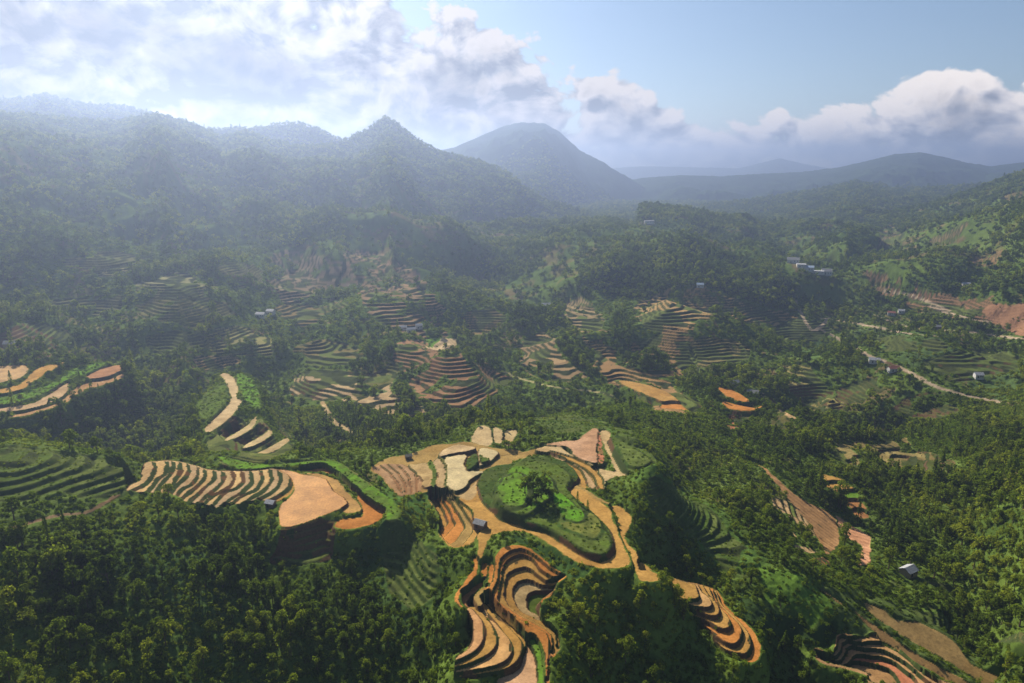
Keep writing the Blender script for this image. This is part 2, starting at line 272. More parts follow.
quant('m15', [(870, 280), (900, 276), (925, 290), (955, 300), (970, 312), (940, 316), (905, 305), (880, 292)], 3.2, (.30, .17, .09), 1.5, wet=0)
for q, st_, cc in [([(863, 275), (885, 268), (900, 280), (880, 288)], 2.6, (.22, .14, .07)), ([(868, 242), (890, 230), (905, 240), (880, 252)], 2.6, (.20, .15, .07)), ([(925, 243), (945, 233), (965, 222), (958, 240), (930, 248)], 2.8, (.20, .15, .07)), ([(970, 260), (1000, 250), (1010, 258), (985, 268)], 2.6, (.22, .14, .07)),
 ([(690, 345), (730, 339), (747, 358), (705, 366)], 2.2, (.20, .16, .06)), ([(770, 322), (812, 318), (832, 333), (790, 342)], 2.2, (.10, .13, .03)), ([(930, 362), (990, 350), (1030, 365), (960, 382)], 2.2, (.10, .13, .03)), ([(903, 390), (960, 395), (952, 416), (898, 408)], 2.0, (.12, .13, .035)), ([(838, 386), (870, 378), (887, 396), (855, 404)], 2.0, (.13, .13, .04)),
 ([(735, 405), (775, 410), (790, 430), (750, 432)], 1.8, (.15, .14, .045)), ([(960, 600), (1024, 590), (1040, 640), (985, 640)], 1.6, (.12, .12, .04)), ([(585, 345), (600, 330), (620, 335), (600, 352)], 2.2, (.25, .17, .07)), ([(880, 335), (930, 338), (940, 352), (890, 350)], 2.0, (.11, .13, .035))]:
    quant('rq', q, st_, cc, 1.0, wet=0)
for q, cc in [([(140, 300), (200, 297), (237, 310), (200, 323), (150, 319)], (.15, .14, .05)), ([(55, 300), (110, 295), (122, 310), (70, 319)], (.14, .14, .05)), ([(282, 305), (340, 300), (352, 320), (300, 331)], (.20, .15, .06)), ([(200, 270), (250, 262), (264, 285), (215, 292)], (.16, .15, .055)), ([(303, 345), (345, 340), (362, 358), (320, 366)], (.17, .14, .05)), ([(60, 258), (120, 250), (140, 262), (80, 272)], (.14, .14, .05)), ([(455, 318), (490, 308), (505, 325), (470, 335)], (.19, .14, .06)), ([(150, 335), (195, 330), (205, 348), (160, 352)], (.13, .14, .04)), ([(345, 395), (395, 360), (402, 372), (372, 395)], (.14, .14, .045))]:
    quant('lq', q, 2.4, cc, 1.2, wet=0)
for q, cc in [([(-60, 446), (0, 444), (60, 450), (135, 465), (128, 490), (60, 500), (-60, 500)], (.08, .115, .024)), ([(650, 478), (690, 492), (735, 535), (765, 568), (735, 575), (695, 540), (650, 505)], (.075, .12, .022)), ([(390, 535), (430, 548), (440, 590), (410, 610), (385, 580)], (.07, .11, .022)), ([(500, 413), (600, 421), (640, 438), (600, 436), (540, 428)], (.09, .13, .025)), ([(880, 580), (960, 590), (1000, 640), (930, 625)], (.075, .10, .026))]:
    quant(None, q, 1.7, cc, 1.2, wet=0)
for q in ([(820, 318), (850, 322), (880, 328), (910, 334), (936, 336)], [(818, 328), (845, 342), (870, 356), (905, 370), (935, 386), (965, 395), (1000, 402)], [(875, 315), (900, 325), (930, 330), (970, 332), (1030, 340)], [(930, 305), (960, 316), (990, 322)], [(882, 290), (915, 296), (950, 310)], [(795, 300), (812, 330), (830, 318)]):
    road('rd', q, 4.6, (.34, .26, .17))
road('tr', [(505, 372), (525, 380), (560, 388), (600, 392), (618, 400)], 3.0, (.3, .26, .12))

# vegetation zones, in photo coordinates: (tree density, bush density, tint, polygon)
VEG = [
 (.02, .55, (.085, .12, .025), [(0, 442), (60, 446), (140, 462), (135, 480), (70, 492), (0, 495)]),
 (.02, .5, (.07, .12, .022), [(645, 470), (690, 490), (740, 535), (770, 570), (740, 580), (700, 545), (655, 500), (630, 480)]),
 (.01, .3, (.085, .15, .02), [(752, 570), (790, 575), (830, 598), (865, 625), (800, 622), (765, 598)]),
 (.01, .25, (.035, .06, .015), [(745, 600), (800, 625), (862, 632), (840, 645), (780, 640), (752, 625)]),  # flank below the crest: its shade is put into the dark tint
 (.15, .7, (.05, .085, .02), [(375, 530), (430, 550), (440, 590), (420, 640), (380, 640), (360, 580)]),
 (.02, .6, (.04, .075, .018), [(500, 535), (550, 548), (590, 570), (575, 585), (550, 570), (520, 545)]),
 (.05, .5, (.06, .11, .02), [(380, 468), (420, 490), (440, 520), (400, 520), (380, 490)]),
 (.05, .6, (.08, .11, .03), [(590, 425), (650, 440), (670, 470), (640, 470), (600, 430)]),
 (.04, .5, (.075, .12, .03), [(798, 338), (815, 330), (828, 345), (820, 362), (802, 358)]),
 (.08, .5, (.07, .11, .03), [(960, 350), (1024, 345), (1024, 400), (975, 395)]),
 (.10, .5, (.07, .11, .03), [(850, 330), (960, 340), (960, 380), (900, 365)]),
 (.5, .9, (.06, .10, .025), [(80, 545), (200, 560), (230, 610), (160, 620), (100, 590)]),
 (.55, .9, (.06, .10, .02), [(150, 600), (260, 600), (260, 683), (150, 683)]),
 (.03, .5, (.07, .10, .025), [(812, 582), (880, 598), (945, 625), (1005, 675), (1005, 700), (930, 700), (880, 660), (838, 622)]),
 (.03, .4, (.08, .13, .025), [(500, 412), (600, 420), (640, 438), (600, 436), (540, 428)]),
]
# dense forests
DENSE = [[(860, 470), (900, 462), (1040, 440), (1040, 590), (960, 580), (900, 540), (870, 500)], [(0, 520), (90, 545), (110, 610), (90, 683), (0, 683)], [(560, 585), (650, 590), (680, 630), (680, 683), (560, 683)], [(270, 520), (380, 540), (400, 683), (250, 683)]]

# ------------------------------------------------------------------ base relief: thin plate through sight points
CP = [(0, 683, -169), (80, 683, -176), (160, 683, -183), (250, 683, -190), (340, 683, -194), (420, 683, -190), (620, 683, -190), (680, 683, -195), (750, 683, -200),
 (0, 640, -163), (100, 640, -172), (200, 640, -181), (300, 640, -186), (400, 640, -186), (600, 640, -180), (650, 640, -184), (690, 645, -189), (790, 645, -206), (950, 640, -219), (1020, 640, -224), (1000, 683, -221), (1024, 683, -223),
 (0, 600, -158), (80, 600, -165), (160, 600, -171), (240, 600, -177), (320, 600, -180), (400, 600, -180), (440, 600, -175), (600, 600, -172), (640, 600, -174), (760, 572, -190), (800, 585, -191), (850, 612, -201), (910, 600, -214), (1000, 600, -222),
 (830, 592, -197), (870, 625, -205), (920, 655, -211), (960, 680, -216), (880, 605, -207), (940, 630, -214), (990, 670, -219),
 (0, 550, -150), (60, 550, -155), (120, 550, -160), (200, 550, -166), (280, 550, -172), (340, 545, -173), (400, 550, -174), (430, 575, -172), (620, 578, -170), (660, 545, -178), (700, 540, -184), (740, 550, -187), (690, 500, -180), (655, 480, -172),
 (767, 470, -203), (800, 505, -209), (830, 545, -213), (870, 560, -217), (907, 571, -219), (850, 500, -217), (900, 520, -219), (950, 560, -220), (1020, 560, -214), (950, 480, -212), (1010, 480, -200), (900, 470, -222), (980, 440, -205), (1024, 430, -195),
 (0, 500, -144), (60, 500, -147), (120, 505, -153), (200, 515, -162), (260, 520, -167), (0, 445, -136), (60, 453, -140), (110, 461, -144),
 (0, 425, -190), (60, 425, -195), (120, 430, -200), (180, 440, -205), (250, 445, -205), (300, 440, -206), (350, 440, -208), (400, 422, -206), (450, 418, -207), (520, 415, -208), (560, 410, -210), (600, 415, -204), (640, 430, -200), (660, 425, -207), (700, 450, -212), (720, 430, -220), (760, 440, -222), (640, 470, -167),
 (430, 400, -212), (350, 400, -205), (280, 400, -200), (250, 380, -196), (20, 360, -172), (120, 370, -188), (170, 340, -185), (60, 330, -170), (0, 320, -155), (280, 340, -190), (350, 340, -190), (400, 340, -186), (445, 340, -182), (500, 360, -205), (500, 330, -195), (490, 300, -180), (540, 335, -188), (570, 390, -210), (600, 385, -206), (560, 300, -175), (590, 300, -172), (640, 345, -188), (650, 310, -172), (690, 285, -160), (700, 330, -190), (740, 305, -172), (740, 370, -210), (800, 340, -205), (800, 390, -220), (860, 400, -222), (880, 350, -205), (940, 400, -212), (1000, 380, -200), (1024, 340, -180), (950, 340, -195), (900, 310, -190), (1000, 310, -180),
 (0, 280, -140), (0, 230, -90), (100, 290, -160), (100, 240, -118), (200, 300, -165), (200, 250, -128), (300, 280, -150), (300, 240, -120), (380, 290, -160), (390, 250, -132), (450, 290, -170), (500, 270, -165), (560, 280, -170), (580, 260, -160), (800, 300, -185), (830, 280, -180), (850, 260, -175), (900, 270, -170), (960, 280, -165), (1000, 250, -130), (950, 230, -130), (880, 230, -150), (1024, 230, -98)]
ct, cy, cs = [], [], []
for u, v, z in CP:
    ct.append(TT(u, v)); cs.append(SS(v)); cy.append(z / SS(v))
for t, Y, z in [(-1.1, 150, -172), (-.5, 150, -200), (0, 150, -200), (.5, 150, -222), (1.1, 150, -232), (-1.1, 300, -150), (-1.1, 500, -160), (-1.1, 900, -90), (1.1, 300, -230), (1.1, 500, -180), (1.1, 900, -120), (1.1, 1500, -60), (-1.1, 1500, 0)]:
    ct.append(t); cy.append(Y); cs.append(z / Y)
for t in np.linspace(-1.1, 1.1, 8):
    for Y, z in ((2000, -165), (3000, -180), (5500, -190), (12500, -190)):
        ct.append(t); cy.append(Y); cs.append(z / Y)
seen = []
for g, kind, d in FE:
    if kind == 'flat':
        p = at_level(d['poly'], d['z'], d.get('tilt'))
        if 'clip' in d:
            p = p[: max(3, len(p) - 3)]
            q = at_level(d['clip'], d['z'], d.get('tilt'))
            lo, hi = q.min(0), q.max(0)
            p = p[((p >= lo) & (p <= hi)).all(1)]
        for c in (p[:: max(1, len(p) // 5)]):
            if all(abs(c[0] - a) > .012 or abs(math.log(c[1] / b)) > .02 for a, b in seen):
                seen.append((c[0], c[1])); ct.append(c[0]); cy.append(c[1]); cs.append(((d['z'] - d['tilt'][0] * (d['tilt'][1] - c[1])) if d.get('tilt') else d['z']) / c[1])
ct, cy, cs = map(np.array, (ct, cy, cs))
KX, KL = 1.6, 1.0
pc = np.stack([ct * KX, np.log(cy) * KL], 1)
def tps_k(r2):
    return np.where(r2 > 1e-12, 0.5 * r2 * np.log(np.maximum(r2, 1e-12)), 0)
n = len(pc)
A = tps_k(((pc[:, None] - pc[None]) ** 2).sum(-1)) + np.eye(n) * 2e-5
Pm = np.concatenate([np.ones((n, 1)), pc], 1)
M = np.block([[A, Pm], [Pm.T, np.zeros((3, 3))]])
wgt = np.linalg.solve(M, np.concatenate([cs, np.zeros(3)]))
gt = np.linspace(-1.17, 1.17, 236); gl = np.linspace(L[0] - .02, L[-1] + .02, 420)
GT, GL = np.meshgrid(gt, gl)
q = np.stack([GT.ravel() * KX, GL.ravel() * KL], 1)
sg = np.empty(len(q))
for i in range(0, len(q), 20000):
    qq = q[i:i + 20000]
    sg[i:i + 20000] = tps_k(((qq[:, None] - pc[None]) ** 2).sum(-1)) @ wgt[:n] + wgt[n] + qq @ wgt[n + 1:]
sg = sg.reshape(GT.shape)
def cubic_w(x, g):
    h = g[1] - g[0]
    f = (x - g[0]) / h
    i = np.clip(np.floor(f).astype(int), 1, len(g) - 3); s = f - i
    Wm = np.zeros((len(x), len(g)), np.float32)
    r = np.arange(len(x))
    Wm[r, i - 1] = -.5 * s + s * s - .5 * s ** 3; Wm[r, i] = 1 - 2.5 * s * s + 1.5 * s ** 3
    Wm[r, i + 1] = .5 * s + 2 * s * s - 1.5 * s ** 3; Wm[r, i + 2] = -.5 * s * s + .5 * s ** 3
    return Wm
Z = (cubic_w(L, gl) @ sg.astype(np.float32) @ cubic_w(T, gt).T) * YG
Z = np.maximum(Z, -260)

# relief noise of the slopes, calm round the traced fields
calm = np.ones(GT.size)
for a_, b_ in seen:
    calm *= 1 - np.exp(-(((GT.ravel() - a_) / .025) ** 2 + ((GL.ravel() - math.log(b_)) / .04) ** 2))
calm = np.clip(cubic_w(L, gl) @ calm.reshape(GT.shape).astype(np.float32) @ cubic_w(T, gt).T, 0, 1)
lump = (fbm(XG, YG, 230, 3, 707, .4) - .5) * 135 + (np.abs(fbm(XG, YG, 150, 2, 719) - .5) * 2 - .25) * -22
Z += lump * calm * sstep(420, 600, YG) * (1 - sstep(1300, 2200, YG))
farw = sstep(420, 800, YG)
Z += (fbm(XG, YG, 75, 4, 3) - .5) * (3.0 + 9.0 * farw)
Z += (fbm(XG, YG, 22, 3, 9) - .5) * 1.6
# mountain ranges: a crest line and slopes that fall away from it
def crest(pts):
    p = np.asarray(pts, float)
    if p.shape[1] == 2:
        p = np.concatenate([p, np.zeros((len(p), 1))], 1)
    return p
n_big = ridged(XG, YG * .75, 620, 5, 21)
n_mid = ridged(XG, YG, 210, 4, 33)
n_fin = fbm(XG, YG, 45, 3, 41)
def mrange(pts, Yc, mf, mb, wob=.10, amp=70.0, rag=5.0):
    global Z
    p = np.asarray(pts, float)
    t = TT(p[:, 0], p[:, 1]); s = SS(p[:, 1])
    if np.ndim(Yc) == 1:
        yc = np.interp(T, t, Yc)
    else:
        yc = np.full(NT, float(Yc))
    o = np.argsort(t)
    sc = np.interp(T, t[o], s[o])
    ker = np.exp(-np.linspace(-2, 2, 7) ** 2); ker /= ker.sum()
    sc = np.convolve(np.pad(sc, 3, mode='edge'), ker, 'valid')
    yw = yc * (1 + wob * (fbm(T * 9, T * 0 + Yc if np.ndim(Yc) == 0 else T * 0, 1.0, 3, 55) - .5))
    zc = sc * yw
    dy = YG - yw[None]
    z = zc[None] - np.where(dy < 0, -dy * mf, dy * mb)
    fade = np.clip((T - t.min()) / .03 + 1, 0, 1) * np.clip((t.max() - T) / .03 + 1, 0, 1)
    z = z - (1 - fade[None]) * 400
    dep = np.clip(zc[None] - z, 0, 400)
    a = np.minimum(amp, .5 * dep) * (1 - .75 * sstep(150, 300, dep))
    z = z + a * ((n_big - .62) * 3.2 + (n_mid - .6) * 1.1) + (n_fin - .5) * (rag + np.minimum(14, dep * .2))
    k = 14.0
    h = np.clip(.5 + .5 * (z - Z) / k, 0, 1)
    Z = Z * (1 - h) + z * h + k * h * (1 - h)
mrange([(-250, 95), (-100, 108), (0, 113), (40, 117), (75, 120), (110, 123), (135, 118), (155, 115), (175, 120), (200, 128), (222, 138), (240, 133), (255, 134), (275, 141), (300, 147), (330, 146), (350, 139), (370, 128), (386, 117), (400, 126), (415, 139), (440, 152), (480, 162), (500, 170), (515, 178), (530, 192), (550, 203), (580, 210), (620, 222), (650, 230), (680, 242), (720, 258)],
       np.array([1900] * 3 + [2000] * 5 + [2200] * 8 + [2400] * 8 + [2300] * 4 + [2150, 2050, 1950, 1900]), .26, .5, amp=110)
mrange([(-250, 110), (-100, 120), (0, 128), (50, 135), (100, 148), (150, 165), (200, 182), (260, 207), (300, 227), (340, 247)], 1500, .32, .45, amp=45)
mrange([(400, 160), (430, 152), (455, 147), (480, 136), (500, 127), (520, 122), (545, 123), (560, 132), (580, 150), (600, 160), (630, 178), (650, 190), (680, 205), (720, 220), (760, 232)], 4200, .24, .5, amp=130)
mrange([(600, 185), (640, 178), (680, 175), (720, 176), (750, 174), (800, 172), (840, 167), (870, 160), (895, 154), (920, 152), (945, 157), (970, 163), (990, 166), (1024, 162), (1150, 165), (1250, 150)], 4700, .125, .4, amp=130)
mrange([(700, 206), (740, 202), (790, 195), (830, 188), (855, 183), (880, 186), (900, 190), (930, 188), (960, 187), (1000, 184), (1100, 175), (1250, 165)], 2900, .075, .3, amp=60)
mrange([(760, 240), (800, 232), (840, 225), (880, 215), (930, 205), (970, 192), (1000, 180), (1024, 172), (1100, 155), (1250, 140)], 1950, .13, .3, amp=70)
mrange([(640, 205), (690, 210), (720, 217), (745, 217), (770, 228), (800, 245), (830, 262)], 1750, .22, .3, amp=40)
mrange([(570, 270), (590, 262), (640, 243), (665, 234), (690, 233), (720, 243), (760, 262), (800, 285)], 1250, .33, .4, amp=18)
mrange([(-250, 105), (-100, 100), (0, 101), (30, 99), (42, 96), (60, 99), (90, 106), (130, 108), (170, 120), (210, 130), (250, 130), (280, 125), (300, 123), (320, 130), (345, 142), (400, 154), (430, 170)], 2750, .30, .4, amp=40)
mrange([(560, 172), (640, 166), (740, 168), (780, 158), (800, 163), (840, 170), (1000, 168), (1250, 160)], 9500, .15, .3, amp=120)

# ------------------------------------------------------------------ paint the features into the relief
COL = np.zeros((NY, NT, 3), np.float32)
WET = np.zeros((NY, NT), np.float32)
GRP = np.zeros((NY, NT), np.int16)
OCC = np.zeros((NY, NT), np.uint8)       # 1 = field or track, 2 = planted bank
GN = ['']
Zb = Z.copy()
def hit(u, v):
    """first ground point the sight line meets, as (t, Y)"""
    t, s = TT(u, v), SS(v)
    j = int(np.clip(round((t - T[0]) / (T[1] - T[0])), 0, NT - 1))
    col = Zb[:, j] / YR
    i = np.argmax(col >= s)
    if i == 0:
        return t, YR[0]
    a = (s - col[i - 1]) / (col[i] - col[i - 1])
    return t, YR[i - 1] + a * (YR[i] - YR[i - 1])
def on_ground(pts):
    return np.array([hit(u, v) for u, v in pts])
def window(ty, m=6.0):
    t0, t1 = ty[:, 0].min(), ty[:, 0].max(); y0, y1 = ty[:, 1].min(), ty[:, 1].max()
    j0 = np.searchsorted(T, t0 - m / y0); j1 = np.searchsorted(T, t1 + m / y0)
    i0 = np.searchsorted(YR, y0 - m); i1 = np.searchsorted(YR, y1 + m)
    return slice(max(i0, 0), i1), slice(max(j0, 0), j1)
def inside(x, y, px, py, warp=0.0, wl=6.0):
    if warp:
        x, y = x + warp * 2 * (fbm(x, y, wl, 3, 301) - .5), y + warp * 2 * (fbm(x, y, wl, 3, 305) - .5)
    r = np.zeros(x.shape, bool)
    n = len(px)
    for i in range(n):
        x1, y1, x2, y2 = px[i - 1], py[i - 1], px[i], py[i]
        if y1 == y2:
            continue
        c = ((y1 > y) != (y2 > y)) & (x < (x2 - x1) * (y - y1) / (y2 - y1) + x1)
        r ^= c
    return r
def dist(x, y, px, py, closed=True):
    d = np.full(x.shape, 1e9)
    n = len(px)
    for i in range(0 if closed else 1, n):
        ax, ay, bx, by = px[i - 1], py[i - 1], px[i], py[i]
        dx, dy = bx - ax, by - ay
        q = dx * dx + dy * dy
        if q < 1e-9:
            continue
        s = np.clip(((x - ax) * dx + (y - ay) * dy) / q, 0, 1)
        d = np.minimum(d, (x - ax - s * dx) ** 2 + (y - ay - s * dy) ** 2)
    return np.sqrt(d)
DM = np.full((NY, NT), 1e6, np.float32); LV = np.zeros((NY, NT), np.float32)
fine = fbm(XG[:900], YG[:900], 3.2, 3, 77)
def paint(m, sl, g, col, wet, jit=.06):
    f = np.asarray(col) * (1 + jit * (2 * rng.random() - 1))
    COL[sl][m] = f; WET[sl][m] = wet
    OCC[sl][m] = 1 if g else 2
    if g:
        if g not in GN:
            GN.append(g)
        GRP[sl][m] = GN.index(g)
    else:
        GRP[sl][m] = 0
for g, kind, d in FE:
    if kind == 'flat':
        tl = d.get('tilt'); ty = at_level(d['poly'], d['z'], tl)
        px, py = ty[:, 0] * ty[:, 1], ty[:, 1]
        if 'clip' in d:
            cty = at_level(d['clip'], d['z'], tl)
            sl = window(cty, 8)
        else:
            sl = window(ty, 8)
        x, y = XG[sl], YG[sl]
        if x.size == 0:
            continue
        zl = d['z'] - tl[0] * (tl[1] - y) if tl else np.full(x.shape, d['z'])
        m = inside(x, y, px, py, .9)
        if 'clip' in d:
            m &= inside(x, y, cty[:, 0] * cty[:, 1], cty[:, 1], .9)
        if d.get('bank'):
            dk = dist(x, y, px, py)
            wb = d['bank'] * (.6 + .8 * fbm(x, y, 9, 2, 411))
            ring = (~m) & (dk < wb) & (Z[sl] < zl)
            if 'clip' in d:
                ring &= inside(x, y, cty[:, 0] * cty[:, 1], cty[:, 1], .9)
            q_ = sstep(0, 1, (dk / wb))
            Z[sl][ring] = (zl * (1 - q_) + Z[sl] * q_)[ring]
            mz = fbm(x, y, 12, 3, 63)
            COL[sl][ring] = np.where((mz > .45)[..., None], np.array((.04, .056, .018)), np.array((.10, .055, .025)) if g else np.array((.05, .085, .018)))[ring]  # grass and soil of the bank, darkened to paint in shade beside each step
            WET[sl][ring] = 0
        Z[sl][m] = zl[m]
        paint(m, sl, g, d['col'], d['wet'])
        DM[sl][m] = 0; LV[sl][m] = zl[m]
        if 'clip' not in d:
            dd = dist(x, y, px, py).astype(np.float32)
            up = (~m) & (dd < DM[sl])
            DM[sl][up] = dd[up]; LV[sl][up] = zl[up]
w = np.clip(np.abs(LV - Zb) * 1.3 + 1.0, 1.5, 9.0)
bl = (DM > 0) & (DM < w)
q = 1 - sstep(0, 1, DM / w)
Z[bl] = (Zb + (LV - Zb) * q)[bl]
for g, kind, d in FE:
    if kind in ('quant', 'skin'):
        ty = on_ground(d['poly'])
        px, py = ty[:, 0] * ty[:, 1], ty[:, 1]
        sl = window(ty, 14)
        x, y = XG[sl], YG[sl]
        m = inside(x, y, px, py, 3.0 if YR[sl[0].start] < 420 else 13.0, 16 if YR[sl[0].start] < 420 else 38) & (DM[sl] > .5)
        if kind == 'quant':
            h = d['step']
            dd = dist(x, y, px, py)
            qz = (Z[sl] + d['wav'] * 2.2 * (fbm(x, y, 26, 2, 91) - .5)) / h
            fl = np.floor(qz); fr = qz - fl
            zq = h * (fl + sstep(.60, 1.0, fr))
            k = sstep(0, 3.0, dd) * m
            Z[sl] = Z[sl] * (1 - k) + zq * k
            paint(m, sl, g, d['col'], d['wet'])
            var = _hash(fl, np.floor(x / 41 + fbm(x, y, 40, 2, 311) * 3), 5)
            patch = fbm(x, y, 34, 3, 317)
            COL[sl][m] *= (.62 + .40 * var[m] + .35 * (patch[m] - .5))[:, None]
            gr = m & ((patch > .60) | (var > .93))
            COL[sl][gr] = np.array((.085, .105, .026)) * (.7 + .6 * var[gr])[:, None]
            WET[sl][gr] = 0
            rs = m & (fr >= .58)
            COL[sl][rs] = np.array((.042, .052, .018)); WET[sl][rs] = 0
            weed = m & (patch < .36)
            OCC[sl][weed] = 0; GRP[sl][weed] = 0
        else:
            paint(m, sl, g, d['col'], d['wet'])
            st = .5 + .5 * np.sin(x * 1.1 + y * .9 + 6 * (fbm(x, y, 26, 2, 91) - .5))
            COL[sl][m] *= (.82 + .3 * st[m])[:, None]
    elif kind == 'road':
        ty = on_ground(d['line'])
        px, py = ty[:, 0] * ty[:, 1], ty[:, 1]
        sl = window(ty, d['w'] + 2)
        x, y = XG[sl], YG[sl]
        dd = dist(x, y, px, py, False)
        m = (dd < d['w'] * .5 * (.8 + .5 * fbm(x, y, 9, 2, 5))) & (DM[sl] > .3)
        paint(m, sl, g, d['col'], 0)
# slightly rough treads, raised rims
n9 = min(900, NY)
fm = (OCC[:n9] == 1)
Z[:n9][fm] += ((fine - .5) * .22 * (1 - WET[:n9]))[fm]
damp = sstep(.50, .66, fbm(XG[:n9], YG[:n9], 16, 4, 23))[fm][:, None] * .38
COL[:n9][fm] = COL[:n9][fm] * (1 - damp) + COL[:n9][fm] * np.array((.66, .57, .45)) * damp
COL[:n9][fm] *= (.68 + .64 * fbm(XG[:n9], YG[:n9], 5.0, 4, 19))[fm][:, None]
rg = (OCC != 1)[:1150]
rough = (fbm(XG[:1150], YG[:1150], 4.2, 3, 501) - .5) * 1.5
Z[:1150][rg] += (rough * np.where(OCC[:1150] == 2, .35, 1.0))[rg]
# steep faces inside the fields are grassy or bare risers
gy = np.gradient(Z, axis=0) / np.gradient(YG, axis=0)
gx = np.gradient(Z, axis=1) / np.gradient(XG, axis=1)
slope = np.sqrt(gx * gx + gy * gy)
ris = (slope > .55) & (OCC == 1) & (YG < 700)
mixr = fbm(XG[:1000], YG[:1000], 14, 3, 63)
rc = np.where((mixr > .47)[..., None], np.array((.045, .06, .02)), np.array((.10, .06, .03)))
COL[:1000][((slope > .75) & (OCC == 2))[:1000]] = (.045, .07, .017)
r9 = ris[:1000]
COL[:1000][r9] = rc[r9]; WET[ris] = 0

# ------------------------------------------------------------------ vegetated ground colour and density
veg = OCC == 0
n1 = fbm(XG, YG, 130, 4, 101); n2 = fbm(XG, YG, 28, 4, 117); n3 = fbm(XG, YG, 6, 3, 131)
base = np.array((.070, .105, .018)) + (n2[..., None] - .5) * np.array((.07, .09, .012))
yel = sstep(.52, .66, n1)[..., None]
base = base * (1 - yel * .6) + np.array((.085, .115, .028)) * yel * .6
brn = (sstep(.60, .70, n2) * sstep(.45, .6, n1))[..., None]
base = base * (1 - brn * .5) + np.array((.13, .085, .04)) * brn * .5
base *= (.8 + .7 * n3)[..., None]
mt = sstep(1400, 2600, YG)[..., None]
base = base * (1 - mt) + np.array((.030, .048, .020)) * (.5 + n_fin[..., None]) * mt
COL[veg] = np.clip(base, .008, .5)[veg]
TD = .10 + sstep(.42, .60, fbm(XG, YG, 70, 4, 151)) * .66 + .20 * sstep(.42, .6, n2)      # tree density
BD = np.full((NY, NT), .85, np.float32)
TD *= 1 - .5 * sstep(.44, .56, fbm(XG, YG, 48, 3, 911)) * (1 - sstep(420, 560, YG))
clr = sstep(.47, .58, fbm(XG, YG, 95, 4, 601)) * sstep(400, 560, YG) * (.75 + .25 * sstep(.1, .45, T)[None]) * (1 - sstep(1500, 2600, YG))
TD *= 1 - .82 * clr
ck = (clr * .8)[..., None] * veg[..., None]
COL[:] = COL * (1 - ck) + np.where((n2 > .60)[..., None], np.array((.15, .105, .05)), np.array((.088, .128, .024))) * (.6 + .8 * n3[..., None]) * ck
for td, bd, col, pts in VEG:
    ty = on_ground(pts); sl = window(ty, 12)
    m = inside(XG[sl], YG[sl], ty[:, 0] * ty[:, 1], ty[:, 1], 9.0, 22)
    TD[sl][m] = td; BD[sl][m] = bd
    mm = m & veg[sl]
    COL[sl][mm] = (np.asarray(col) * (.75 + .5 * n2[sl][..., None]) * (.75 + .5 * n3[sl][..., None]))[mm]
for pts in DENSE:
    ty = on_ground(pts); sl = window(ty, 12)
    m = inside(XG[sl], YG[sl], ty[:, 0] * ty[:, 1], ty[:, 1], 12, 30)
    TD[sl][m] = np.maximum(TD[sl][m], .72)

ty = on_ground([(575, 270), (640, 246), (680, 237), (740, 255), (800, 288), (790, 308), (740, 300), (690, 283), (640, 298), (590, 295)]); sl = window(ty, 30)
m = inside(XG[sl], YG[sl], ty[:, 0] * ty[:, 1], ty[:, 1], 20, 60)
TD[sl][m] = .97
COL[sl][m & veg[sl]] = (.035, .055, .016)
o2 = (OCC == 2)[:900]
dull = sstep(.42, .62, fbm(XG[:900], YG[:900], 6, 4, 821))[o2][:, None] * .6
COL[:900][o2] = (COL[:900][o2] * (1 - dull) + np.array((.075, .095, .024)) * dull) * (.7 + .6 * fbm(XG[:900], YG[:900], 2.5, 2, 823)[o2][:, None])
# ------------------------------------------------------------------ materials
def new_mat(name):
    m = bpy.data.materials.new(name); m.use_nodes = True
    m.node_tree.nodes.clear()
    return m, m.node_tree.nodes, m.node_tree.links
def ground_mat():
    m, N, K = new_mat('ground')
    out = N.new('ShaderNodeOutputMaterial'); b = N.new('ShaderNodeBsdfPrincipled')
    a = N.new('ShaderNodeAttribute'); a.attribute_name = 'tint'
    wn = N.new('ShaderNodeAttribute'); wn.attribute_name = 'wet'
    g = N.new('ShaderNodeNewGeometry')
    n = N.new('ShaderNodeTexNoise'); n.inputs['Scale'].default_value = .9; n.inputs['Detail'].default_value = 5; n.inputs['Roughness'].default_value = .65
    K.new(g.outputs['Position'], n.inputs['Vector'])
    mr = N.new('ShaderNodeMapRange'); mr.inputs[1].default_value = .3; mr.inputs[2].default_value = .7; mr.inputs[3].default_value = .72; mr.inputs[4].default_value = 1.25
    K.new(n.outputs['Fac'], mr.inputs[0])
    mx = N.new('ShaderNodeVectorMath'); mx.operation = 'SCALE'
    K.new(a.outputs['Color'], mx.inputs[0]); K.new(mr.outputs[0], mx.inputs['Scale'])
    K.new(mx.outputs[0], b.inputs['Base Color'])
    rr = N.new('ShaderNodeMapRange'); rr.inputs[3].default_value = 1.0; rr.inputs[4].default_value = .55
    K.new(wn.outputs['Fac'], rr.inputs[0]); K.new(rr.outputs[0], b.inputs['Roughness'])
    sp = N.new('ShaderNodeMapRange'); sp.inputs[3].default_value = .0; sp.inputs[4].default_value = .03
    K.new(wn.outputs['Fac'], sp.inputs[0]); K.new(sp.outputs[0], b.inputs['Specular IOR Level'])
    K.new(b.outputs[0], out.inputs['Surface'])
    return m
GM = ground_mat()
